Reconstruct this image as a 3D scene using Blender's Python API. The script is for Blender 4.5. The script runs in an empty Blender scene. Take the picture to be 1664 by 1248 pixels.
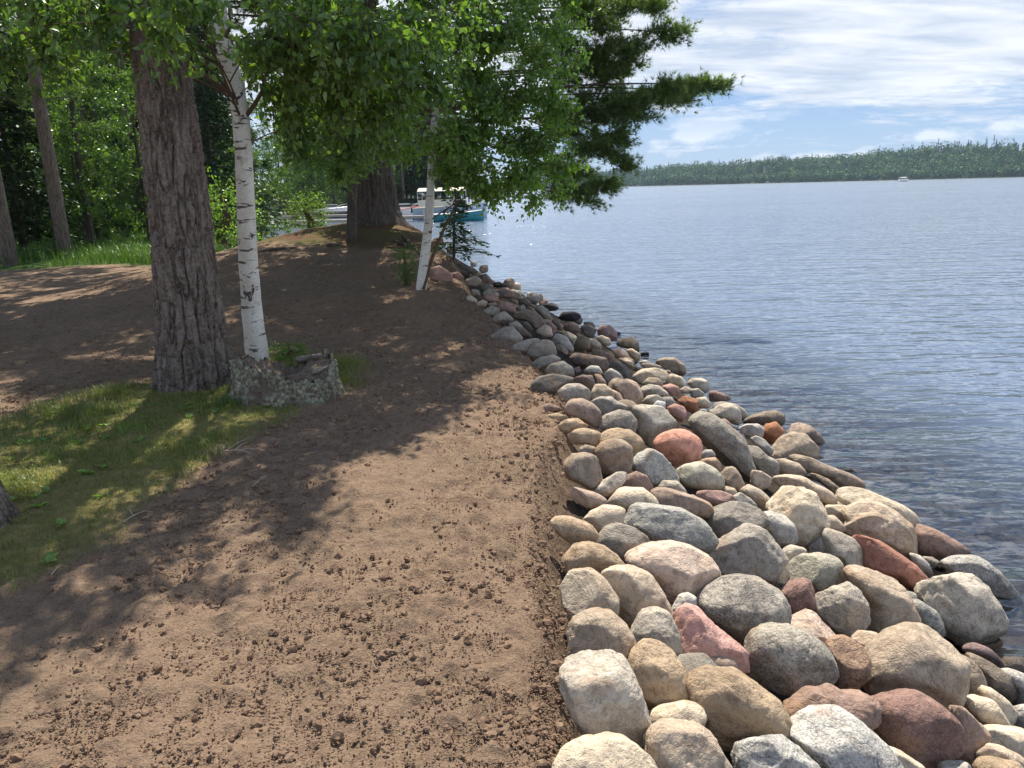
import bpy, math, random
import numpy as np
from mathutils import Vector
random.seed(7); rng=np.random.default_rng(11)
S=bpy.context.scene; COL=S.collection
R=math.radians
# ---------------- camera, world, sun, exposure ----------------
CAMZ=1.6; PITCH=R(14.3); ROLL=R(1.5); FPX=1250.0
fw=np.array([0,math.cos(PITCH),-math.sin(PITCH)]); r0=np.array([1.,0,0]); u0=np.array([0,math.sin(PITCH),math.cos(PITCH)])
RT=r0*math.cos(ROLL)-u0*math.sin(ROLL); UP=u0*math.cos(ROLL)+r0*math.sin(ROLL)
cam=bpy.data.cameras.new('camera'); camo=bpy.data.objects.new('camera',cam); COL.objects.link(camo)
cam.sensor_width=36; cam.lens=FPX/1664*36; cam.clip_start=0.05; cam.clip_end=20000
from mathutils import Matrix
M=Matrix(((RT[0],UP[0],-fw[0],0),(RT[1],UP[1],-fw[1],0),(RT[2],UP[2],-fw[2],CAMZ),(0,0,0,1)))
camo.matrix_world=M; S.camera=camo
S.view_settings.view_transform='Standard'; S.view_settings.look='None'; S.view_settings.exposure=0.80; S.view_settings.gamma=1
SUN_EL=R(61); SUN_AZ=R(4)   # azimuth measured to the left of straight ahead
sund=np.array([-math.sin(SUN_AZ)*math.cos(SUN_EL), math.cos(SUN_AZ)*math.cos(SUN_EL), math.sin(SUN_EL)])
sl=bpy.data.lights.new('sun','SUN'); sl.energy=5.0; sl.angle=R(0.6); sl.color=(1,0.925,0.81)
so=bpy.data.objects.new('sun',sl); COL.objects.link(so); so.rotation_euler=Vector(sund).to_track_quat('Z','Y').to_euler()

class NT:
    def __init__(s,tree): s.t=tree; s.n=tree.nodes; s.l=tree.links
    def new(s,ty,**k):
        n=s.n.new(ty)
        for a,b in k.items():
            if a.startswith('i_'):
                key=a[2:].replace('_',' ')
                n.inputs[key].default_value=b
            else: setattr(n,a,b)
        return n
    def ln(s,a,b): s.l.new(a,b); return b
    def val(s,n,i,v):
        if hasattr(v,'is_output') or isinstance(v,bpy.types.NodeSocket): s.l.new(v,n.inputs[i])
        else: n.inputs[i].default_value=v
    def math(s,op,a,b=0.0,c=0.0,clamp=False):
        n=s.n.new('ShaderNodeMath'); n.operation=op; n.use_clamp=clamp
        s.val(n,0,a); s.val(n,1,b); s.val(n,2,c); return n.outputs[0]
    def mix(s,f,a,b,blend='MIX'):
        n=s.n.new('ShaderNodeMix'); n.data_type='RGBA'; n.blend_type=blend
        s.val(n,0,f); s.val(n,6,a if not isinstance(a,tuple) else (*a,1)[:4]); s.val(n,7,b if not isinstance(b,tuple) else (*b,1)[:4]); return n.outputs[2]
    def noise(s,vec,scale,detail=4,rough=.55,dist=0.0,color=False):
        n=s.n.new('ShaderNodeTexNoise'); n.inputs['Scale'].default_value=scale; n.inputs['Detail'].default_value=detail
        n.inputs['Roughness'].default_value=rough; n.inputs['Distortion'].default_value=dist
        if vec is not None: s.l.new(vec,n.inputs['Vector'])
        return n.outputs['Color' if color else 'Fac']
    def vor(s,vec,scale,feat='F1',out='Distance'):
        n=s.n.new('ShaderNodeTexVoronoi'); n.feature=feat; n.inputs['Scale'].default_value=scale
        if vec is not None: s.l.new(vec,n.inputs['Vector'])
        return n.outputs[out]
    def ramp(s,f,stops,interp='LINEAR'):
        n=s.n.new('ShaderNodeValToRGB'); n.color_ramp.interpolation=interp
        e=n.color_ramp.elements
        while len(e)<len(stops): e.new(0.5)
        for i,(p,c) in enumerate(stops):
            e[i].position=p; e[i].color=(*c,1)[:4] if isinstance(c,tuple) else (c,c,c,1)
        s.l.new(f,n.inputs[0]); return n.outputs[0]
    def mapr(s,f,a,b,c=0.,d=1.):
        n=s.n.new('ShaderNodeMapRange'); n.clamp=True; s.val(n,0,f); s.val(n,1,a); s.val(n,2,b); s.val(n,3,c); s.val(n,4,d); return n.outputs[0]
    def mapping(s,vec,scale=(1,1,1),rot=(0,0,0),loc=(0,0,0)):
        n=s.n.new('ShaderNodeMapping'); n.inputs['Scale'].default_value=scale; n.inputs['Rotation'].default_value=rot; n.inputs['Location'].default_value=loc
        s.l.new(vec,n.inputs[0]); return n.outputs[0]
    def coord(s,k='Object'):
        return s.n.new('ShaderNodeTexCoord').outputs[k]
    def attr(s,name,out='Fac'):
        n=s.n.new('ShaderNodeAttribute'); n.attribute_name=name; return n.outputs[out]
    def bump(s,h,strength=.5,dist=.01,normal=None):
        n=s.n.new('ShaderNodeBump'); n.inputs['Strength'].default_value=strength; n.inputs['Distance'].default_value=dist
        s.l.new(h,n.inputs['Height'])
        if normal is not None: s.l.new(normal,n.inputs['Normal'])
        return n.outputs[0]
def mat(name):
    m=bpy.data.materials.new(name); m.use_nodes=True; m.node_tree.nodes.clear()
    t=NT(m.node_tree); out=t.n.new('ShaderNodeOutputMaterial'); return m,t,out
def princ(name,col,rough=.8,spec=.3,build=None,metal=0.):
    m,t,out=mat(name); p=t.n.new('ShaderNodeBsdfPrincipled'); t.ln(p.outputs[0],out.inputs[0])
    p.inputs['Base Color'].default_value=(*col,1); p.inputs['Roughness'].default_value=rough; p.inputs['Specular IOR Level'].default_value=spec; p.inputs['Metallic'].default_value=metal
    if build: build(t,p)
    return m

# world: Nishita sky with procedural cloud layers
w=bpy.data.worlds.new('World'); S.world=w; w.use_nodes=True; w.node_tree.nodes.clear(); t=NT(w.node_tree)
wo=t.n.new('ShaderNodeOutputWorld'); bg=t.n.new('ShaderNodeBackground'); t.ln(bg.outputs[0],wo.inputs[0]); bg.inputs[1].default_value=0.075
sky=t.n.new('ShaderNodeTexSky'); sky.sky_type='NISHITA'; sky.sun_disc=False; sky.sun_elevation=SUN_EL; sky.sun_rotation=-SUN_AZ
sky.altitude=400; sky.air_density=1.0; sky.dust_density=0.6; sky.ozone_density=1.5
g=t.coord('Generated'); sp=t.n.new('ShaderNodeSeparateXYZ'); t.ln(g,sp.inputs[0]); X,Y,Z=sp.outputs
zc=t.math('MAXIMUM',t.math('ADD',Z,.11),.05)
def comb(a,b,c):
    n=t.n.new('ShaderNodeCombineXYZ'); t.val(n,0,a); t.val(n,1,b); t.val(n,2,c); return n.outputs[0]
pv=comb(t.math('DIVIDE',X,zc),t.math('DIVIDE',Y,zc),0.0)
n1=t.noise(t.mapping(pv,scale=(.6,.85,1),rot=(0,0,.25),loc=(3.1,1.7,0)),1.5,9,.6,.35)
n2=t.noise(t.mapping(pv,scale=(2.2,2.9,1),rot=(0,0,-.45),loc=(9.1,4.7,0)),3.1,7,.68,.6)
n3=t.noise(t.mapping(g,scale=(1,1,2.6),loc=(.3,0,.4)),5.,8,.58,.15)
base=t.math('ADD',t.math('MULTIPLY',n1,.55),t.math('ADD',t.math('MULTIPLY',n2,.2),t.math('MULTIPLY',n3,.33)))
# thicker veil around 8-20 degrees, thinner strip close to the horizon
veil=t.math('SUBTRACT',t.mapr(Z,.055,.11,-.11,.075),t.mapr(Z,.20,.30,0,.10))
cov=t.mapr(t.math('ADD',base,veil),.47,.565,0,1)
sh=t.noise(t.mapping(pv,scale=(.7,1.6,1),loc=(5,2,0)),2.2,8,.6,.3)
ccol=t.mix(t.mapr(sh,.36,.62),(4.6,5.3,6.5),(7.9,8.1,8.4))
# low cumulus near the horizon
lc=t.noise(t.mapping(g,scale=(1,1,2.6),loc=(1.3,.6,.1)),9.,8,.55,.2)
cum=t.math('MULTIPLY',t.mapr(lc,.52,.60),t.math('MULTIPLY',t.mapr(Z,.0,.015),t.mapr(Z,.085,.05)))
low=t.mix(t.mapr(Z,.0,.14),(3.0,4.4,6.5),(1.2,2.7,5.9))
skyc=t.mix(.78,sky.outputs[0],low)
c1=t.mix(t.math('MULTIPLY',cov,.93),skyc,ccol)
c2=t.mix(t.math('MULTIPLY',cum,.75),c1,(7.8,8.1,8.5))
t.ln(c2,bg.inputs[0])

# ---------------- helpers ----------------
def tag(o,label=None,cat=None,group=None,kind=None):
    if label: o['label']=label
    if cat: o['category']=cat
    if group: o['group']=group
    if kind: o['kind']=kind
    return o
def mkmesh(name,V,Fs,attrs=None,smooth=False):
    V=np.asarray(V,dtype=np.float32).reshape(-1,3); Fs=[np.asarray(f,dtype=np.int32) for f in Fs if len(f)]
    me=bpy.data.meshes.new(name); me.vertices.add(len(V)); me.vertices.foreach_set('co',V.ravel())
    n=sum(len(f) for f in Fs); nl=sum(f.size for f in Fs)
    me.loops.add(nl); me.polygons.add(n)
    me.loops.foreach_set('vertex_index',np.concatenate([f.ravel() for f in Fs]))
    tot=np.concatenate([np.full(len(f),f.shape[1],dtype=np.int32) for f in Fs]); st=np.concatenate([[0],np.cumsum(tot)[:-1]]).astype(np.int32)
    me.polygons.foreach_set('loop_start',st); me.polygons.foreach_set('loop_total',tot)
    me.polygons.foreach_set('use_smooth',np.full(n,smooth,dtype=bool))
    if attrs:
        for k,(dom,a) in attrs.items():
            at=me.attributes.new(k,'FLOAT',dom); at.data.foreach_set('value',np.asarray(a,dtype=np.float32).ravel())
    me.update(calc_edges=True); me.validate(); return me
def mk(name,V,Fs,m,parent=None,attrs=None,smooth=False):
    me=mkmesh(name,V,Fs,attrs,smooth)
    if m: me.materials.append(m)
    o=bpy.data.objects.new(name,me); COL.objects.link(o)
    if parent is not None: o.parent=parent
    return o
def empty(name,loc,rz=0):
    o=bpy.data.objects.new(name,None); o.empty_display_size=.2; COL.objects.link(o); o.location=loc; o.rotation_euler=(0,0,rz); return o
def loc_child(name,V,Fs,m,parent,attrs=None,smooth=False):
    """mesh given in world coords, parented to an (unrotated) empty"""
    V=np.asarray(V,dtype=float).reshape(-1,3)-np.array(parent.location)
    return mk(name,V,Fs,m,parent,attrs,smooth)
class MB:
    def __init__(s): s.V=[];s.F={};s.n=0
    def add(s,V,F):
        V=np.asarray(V,dtype=float).reshape(-1,3); F=np.asarray(F)
        if len(F): s.F.setdefault(F.shape[1],[]).append(F+s.n)
        s.V.append(V); s.n+=len(V)
    def out(s): return np.concatenate(s.V),[np.concatenate(f) for f in s.F.values()]
    def box(s,c,sz,rz=0,taper=1.):
        x,y,z=[a/2 for a in sz]; V=np.array([(-x,-y,-z),(x,-y,-z),(x,y,-z),(-x,y,-z),(-x*taper,-y*taper,z),(x*taper,-y*taper,z),(x*taper,y*taper,z),(-x*taper,y*taper,z)])
        ca,sa=math.cos(rz),math.sin(rz); V=np.c_[V[:,0]*ca-V[:,1]*sa,V[:,0]*sa+V[:,1]*ca,V[:,2]]+np.array(c)
        s.add(V,[(0,3,2,1),(4,5,6,7),(0,1,5,4),(1,2,6,5),(2,3,7,6),(3,0,4,7)])
    def tube(s,pts,rad,k=8,cap=True):
        V,F=tube(pts,rad,k); s.add(V,F)
        if cap:
            n=len(pts); s.add(V[:k],[tuple(range(k))[::-1]]); s.add(V[-k:],[tuple(range(k))])
def norm(a): return a/np.maximum(np.linalg.norm(a,axis=-1,keepdims=True),1e-9)
def tube(pts,rad,k=8):
    P=np.asarray(pts,dtype=float); n=len(P); rad=np.broadcast_to(np.asarray(rad,dtype=float),(n,))
    T=norm(np.gradient(P,axis=0)); ref=np.array([0,1.,.13]); 
    if abs((T@ref).mean())>.9*np.linalg.norm(ref): ref=np.array([1.,0,.1])
    A=norm(np.cross(T,ref)); B=np.cross(T,A)
    a=np.linspace(0,2*np.pi,k,endpoint=False)
    V=(P[:,None]+rad[:,None,None]*(np.cos(a)[None,:,None]*A[:,None]+np.sin(a)[None,:,None]*B[:,None])).reshape(-1,3)
    i=np.arange(n-1)[:,None]*k; j=np.arange(k)[None]; j2=(j+1)%k
    F=np.stack([i+j,i+j2,i+k+j2,i+k+j],-1).reshape(-1,4); return V,F
def sticks(A,B,ra,rb):
    """many thin 3 sided prisms"""
    A=np.asarray(A);B=np.asarray(B);n=len(A); T=norm(B-A); U=norm(np.cross(T,np.array([.3,.5,.81]))); W=np.cross(T,U)
    V=[]
    for P,r in ((A,ra),(B,rb)):
        for q in range(3):
            a=q*2.0944; V.append(P+np.reshape(np.broadcast_to(r,(n,)),(n,1))*(math.cos(a)*U+math.sin(a)*W))
    V=np.stack(V,1).reshape(-1,3); b=np.arange(n)[:,None]*6
    F=np.stack([np.concatenate([b+q,b+(q+1)%3,b+3+(q+1)%3,b+3+q],1) for q in range(3)],1).reshape(-1,4); return V,F
# noise
def _h(ix,iy,iz,s):
    h=(ix*374761393+iy*668265263+iz*2147483647+s*1274126177)&0xFFFFFFFF
    h=((h^(h>>13))*1274126177)&0xFFFFFFFF; h=h^(h>>16); return (h&0xFFFFFF)/float(0xFFFFFF)
def vnoise(p,s=0):
    p=np.asarray(p,dtype=float)
    if p.shape[-1]==2: p=np.concatenate([p,np.zeros(p.shape[:-1]+(1,))],-1)
    i=np.floor(p).astype(np.int64); f=p-i; f=f*f*f*(f*(f*6-15)+10); r=0
    for dx in (0,1):
        for dy in (0,1):
            for dz in (0,1):
                wgt=(f[...,0] if dx else 1-f[...,0])*(f[...,1] if dy else 1-f[...,1])*(f[...,2] if dz else 1-f[...,2])
                r=r+wgt*_h(i[...,0]+dx,i[...,1]+dy,i[...,2]+dz,s)
    return r*2-1
def fbm(p,oct=4,s=0,g=.5,l=2.03):
    p=np.asarray(p,dtype=float); r=0;a=1;t_=0
    for o in range(oct): r=r+a*vnoise(p,s+o*17); t_+=a; a*=g; p=p*l+3.7
    return r/t_
def sstep(a,b,x): q=np.clip((x-a)/(b-a),0,1); return q*q*(3-2*q)

def ray(px,py): return fw+RT*(px-832)/FPX+UP*(624-py)/FPX
CAM=np.array([0,0,CAMZ])
def at(px,py,y): d=ray(px,py); return CAM+d*(y/d[1])      # point seen at a photo pixel, y metres ahead
def proj(p):
    v=np.asarray(p,dtype=float)-CAM; D=v@fw; return 832+FPX*(v@RT)/D,624-FPX*(v@UP)/D,D

# ---------------- terrain ----------------
WL=-1.0
SHORE=np.array([(2.6,-30),(2.55,0),(2.6,3),(2.72,3.8),(3.12,5),(3.05,6.3),(3.0,7.1),(2.88,8.1),(2.5,10.2),(2.1,11.7),(1.75,13.8),(.97,16.8),(.2,18.9),(-1.2,20.6),(-3.6,21.3),(-6.2,22.3),(-8.6,26),(-11.5,34),(-21,62),(-27,84),(-24,104),(-14,118),(-7,132),(-8,165),(-40,300),(-90,520),(-300,1500)])
FAR=np.array([(-300,1500),(0,1330),(130,1230),(250,1180),(380,1060),(520,930),(640,850),(900,800),(3000,500)])
def sdist(x,y,PL):
    best=np.full(x.shape,1e9); sg=np.ones(x.shape)
    for a,b in zip(PL[:-1],PL[1:]):
        d=b-a; L=d@d; tt=np.clip(((x-a[0])*d[0]+(y-a[1])*d[1])/L,0,1)
        dx=x-(a[0]+tt*d[0]); dy=y-(a[1]+tt*d[1]); dd=np.hypot(dx,dy); s=np.sign(d[0]*(y-a[1])-d[1]*(x-a[0]))
        m=dd<best-1e-9; best=np.where(m,dd,best); sg=np.where(m,s,sg)
    return best*np.where(sg==0,1,sg)
def topz(x,y):
    m=.72*sstep(8.0,15.5,y)*sstep(-8.5,-4.,x)*sstep(24,17.,y)
    m=m+.30*np.exp(-(((x+2.9)/1.5)**2+((y-16)/1.5)**2))
    m=m+.25*sstep(19,32,y)*sstep(-6,-14,x)
    m=m+3.5*sstep(45,110,y)*sstep(-16,-45,x)
    return m+.03*fbm(np.stack([x*.6,y*.6],-1),3,5)
def land(x,y):
    x=np.asarray(x,dtype=float);y=np.asarray(y,dtype=float)
    d=sdist(x,y,SHORE); bw=np.interp(y,[3,6,10,19,22,30,100],[2.5,2.75,2.8,2.9,1.6,1.3,6])
    q=d/bw; tz=topz(x,y)
    k=np.clip(q,0,1.15); prof=np.where(k<.92,k/.98,1-(1-.92/.98)*np.clip((1.15-k)/.23,0,1)**1.5)
    up=WL+(tz-WL)*prof
    dn=WL-np.minimum(-d*.30,4.5)
    z=np.where(d>0,up,dn)
    df=sdist(x,y,FAR)
    return np.where(df>0,np.maximum(z,WL+np.minimum(df*.12,3)),z),d,bw
def gz(x,y): return float(land(np.array([x]),np.array([y]))[0][0])
def hit(px,py,off=0.):
    d=ray(px,py); ts=np.concatenate([np.arange(1,30,.04),np.arange(30,200,.5)]); P=CAM+d*ts[:,None]
    z=land(P[:,0],P[:,1])[0]+off; i=np.argmax(P[:,2]<z); return P[i] if i else P[-1]
def inpoly(x,y,pl):
    c=np.zeros(np.shape(x),bool); n=len(pl)
    for i in range(n):
        x1,y1=pl[i];x2,y2=pl[(i+1)%n]
        c^=((y1>y)!=(y2>y))&(x<(x2-x1)*(y-y1)/((y2-y1) or 1e-9)+x1)
    return c
GRASS=np.array([(-5.4,5.0),(-3.9,5.55),(-3.25,6.6),(-2.9,7.1),(-2.1,7.35),(-1.45,7.2),(-1.3,6.4),(-1.6,5.5),(-1.85,4.7),(-2.0,4.0),(-1.95,3.45),(-2.2,3.05),(-3.0,2.6),(-4.5,2.6),(-5.5,3.4)])
def polyd(x,y,pl):
    pc=np.vstack([pl,pl[:1]]); d=np.abs(sdist(x,y,pc)); return np.where(inpoly(x,y,pl),d,-d)
def gmask(x,y):   # grass patch, 0..1
    return sstep(-.16,.22,polyd(x,y,GRASS)+.16*fbm(np.stack([x*2.2,y*2.2],-1),3,31))
def lmask(x,y):   # lawn beyond the soil
    ln=np.interp(x,[-40,-13,-9.6,-7.6,-5.0,-2.5,-1.2,0],[18,18.0,19.4,17.4,14.9,13.6,13.3,13.2]); return sstep(-.25,.35,y-ln+.5*fbm(np.stack([x*1.1,y*1.1],-1),3,77))
def mmask(x,y):   # mossy needle-covered mound (right part of that)
    return lmask(x,y)*sstep(-9.0,-7.0,x)
def build_ground():
    xs=np.unique(np.concatenate([-np.geomspace(7,700,70)[::-1],np.arange(-7,-5,.05),np.arange(-5,3.6,.022),np.arange(3.6,6,.1),np.geomspace(6,3500,60)]))
    ys=np.unique(np.concatenate([np.array([-40,-20,-10,-5,-2,-1,0,.5]),1.0*np.exp(np.arange(0,np.log(26),.0058)),np.geomspace(26,4000,150)]))
    Xg,Yg=np.meshgrid(xs,ys); z,d,bw=land(Xg,Yg)
    soil=np.clip(sstep(1.2,1.0,np.abs(d/bw-2.0)/1.0)+(d/bw>1.9),0,1)
    P=np.stack([Xg,Yg],-1); near=sstep(30,8,Yg)*(d>0)
    gm=gmask(Xg,Yg); lm=lmask(Xg,Yg)*(d>.4)
    rough=.016*fbm(P*6,4,3)+.010*np.abs(fbm(P*17,3,9))+.006*fbm(P*45,2,19)
    lump=np.clip(fbm(P*12,3,41)-.10,0,1)*.045*(1+.6*np.exp(-((d-2.9)/.5)**2))
    z=z+near*(1-lm*.6)*(rough+lump*(1-.6*gm)+.02*gm)
    z=z+near*sstep(12,16,Yg)*lm*.05*fbm(P*2.2,4,60)
    z=z-.19*sstep(1.02,.93,d/bw)*sstep(-.3,.1,d)*(Yg<21)
    ny,nx=Xg.shape; V=np.stack([Xg,Yg,z],-1).reshape(-1,3)
    i=np.arange(ny-1)[:,None]*nx; j=np.arange(nx-1)[None]; F=np.stack([i+j,i+j+1,i+nx+j+1,i+nx+j],-1).reshape(-1,4)
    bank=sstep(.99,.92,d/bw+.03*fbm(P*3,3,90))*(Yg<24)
    def bld(t,p):
        co=t.coord(); g_=t.attr('grass'); l_=t.attr('lawn'); mo=t.attr('moss'); b_=t.attr('bank'); be=t.attr('bed')
        a=t.noise(co,1.3,5,.6); b=t.noise(co,14,6,.65); c=t.noise(co,90,4,.7)
        soil=t.mix(t.mapr(b,.3,.7),(.110,.076,.052),(.245,.176,.115)); soil=t.mix(t.mapr(a,.35,.7,0,.55),soil,(.30,.20,.135))
        soil=t.mix(t.mapr(c,.45,.75,0,.7),soil,(.36,.25,.18)); soil=t.mix(t.mapr(c,.42,.28,0,.7),soil,(.09,.052,.036))
        gg=t.mix(t.mapr(b,.35,.65),(.16,.155,.045),(.29,.245,.095)); gg=t.mix(t.mapr(c,.5,.7,0,.6),gg,(.17,.125,.07))
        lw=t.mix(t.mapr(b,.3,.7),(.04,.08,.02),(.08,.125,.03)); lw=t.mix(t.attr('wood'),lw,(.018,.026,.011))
        ms=t.mix(t.mapr(t.noise(co,1.9,5,.6,.3),.42,.58),(.125,.068,.038),(.105,.10,.035)); ms=t.mix(t.mapr(c,.45,.7,0,.7),ms,(.19,.11,.06))
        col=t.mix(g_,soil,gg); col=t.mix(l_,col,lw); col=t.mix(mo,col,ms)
        col=t.mix(b_,col,t.mix(t.mapr(b,.3,.7),(.025,.019,.015),(.07,.052,.038)))  # near-black ground under the boulders, shade of the gaps put into the colour
        vv=t.vor(co,6.,out='Color'); vb=t.vor(co,6.)
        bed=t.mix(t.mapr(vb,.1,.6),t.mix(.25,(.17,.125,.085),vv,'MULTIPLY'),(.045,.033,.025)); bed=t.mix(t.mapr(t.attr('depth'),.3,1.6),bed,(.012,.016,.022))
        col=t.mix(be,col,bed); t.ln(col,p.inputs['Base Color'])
        h=t.math('ADD',t.math('MULTIPLY',b,1.0),t.math('ADD',t.math('MULTIPLY',c,.35),t.math('MULTIPLY',t.noise(co,260,2,.6),.14)))
        t.ln(t.bump(h,1.,.04),p.inputs['Normal'])
    m=princ('soil and grass',(.2,.1,.1),.95,.15,bld)
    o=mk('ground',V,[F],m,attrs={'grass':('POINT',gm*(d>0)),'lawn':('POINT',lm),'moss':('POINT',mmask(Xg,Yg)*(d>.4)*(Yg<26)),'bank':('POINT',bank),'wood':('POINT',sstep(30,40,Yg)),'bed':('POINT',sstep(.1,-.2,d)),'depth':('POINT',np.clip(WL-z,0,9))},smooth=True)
    return tag(o,kind='structure')
ground=build_ground()

# water
def build_water():
    m,t,out=mat('lake water'); co=t.coord()
    def wave(rot,sc,det,st,loc=0): return t.noise(t.mapping(co,scale=(sc,sc*st,1),rot=(0,0,rot),loc=(loc,loc,0)),1,det,.55,.25)
    wv=t.math('ADD',t.math('MULTIPLY',wave(.25,.85,2,2.6),1.05),t.math('ADD',t.math('MULTIPLY',wave(-.15,2.2,2,2.4,5),.42),t.math('MULTIPLY',wave(.5,8,2,1.8,9),.04)))
    gust=t.mapr(t.noise(t.mapping(co,scale=(.02,.07,1)),1,3,.5),.3,.7,.7,1.15)
    wv=t.math('MULTIPLY',wv,gust)
    wv=t.math('ADD',wv,t.math('MULTIPLY',wave(.1,.22,3,3.4,3),1.6)); nb=t.bump(wv,1.0,.112)
    gl=t.n.new('ShaderNodeBsdfGlossy'); gl.inputs['Roughness'].default_value=.12; gl.inputs['Color'].default_value=(.95,.97,1,1); t.ln(nb,gl.inputs['Normal'])
    tr=t.n.new('ShaderNodeBsdfTransparent'); tr.inputs[0].default_value=(.62,.66,.70,1)
    deep=t.n.new('ShaderNodeBsdfDiffuse'); deep.inputs[0].default_value=(.105,.145,.215,1)
    fr=t.n.new('ShaderNodeFresnel'); fr.inputs[0].default_value=1.33; t.ln(nb,fr.inputs['Normal'])
    mx0=t.n.new('ShaderNodeMixShader'); t.ln(t.attr('deep'),mx0.inputs[0]); t.ln(tr.outputs[0],mx0.inputs[1]); t.ln(deep.outputs[0],mx0.inputs[2])
    mx=t.n.new('ShaderNodeMixShader'); t.ln(t.math('MULTIPLY_ADD',fr.outputs[0],1.30,.07,clamp=True),mx.inputs[0]); t.ln(mx0.outputs[0],mx.inputs[1]); t.ln(gl.outputs[0],mx.inputs[2]); t.ln(mx.outputs[0],out.inputs[0])
    xs=np.unique(np.concatenate([-np.geomspace(12,900,25)[::-1],np.arange(-12,14,.25),np.geomspace(14,4000,40)])); ys=np.unique(np.concatenate([[-40,-15,-5],np.arange(0,30,.25),np.geomspace(30,4000,60)]))
    Xg,Yg=np.meshgrid(xs,ys); d=sdist(Xg,Yg,SHORE); ny,nx=Xg.shape
    i=np.arange(ny-1)[:,None]*nx; j=np.arange(nx-1)[None]; F=np.stack([i+j,i+j+1,i+nx+j+1,i+nx+j],-1).reshape(-1,4)
    o=mk('water',np.stack([Xg,Yg,np.full(Xg.shape,WL)],-1),[F],m,attrs={'deep':('POINT',sstep(.2,3.8,-d)*.93)},smooth=True); return tag(o,kind='structure')
water=build_water()
# ---------------- riprap boulders ----------------
CROP={'A':(860,580,4.894),'B':(1150,580,4.894),'C':(880,800,4.16),'D':(1264,800,4.16),'E':(880,1000,5.033),'F':(1180,1000,5.033),'G':(1434,1000,5.03),'H':(780,440,4.894),'I':(700,400,3.328)}
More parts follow.
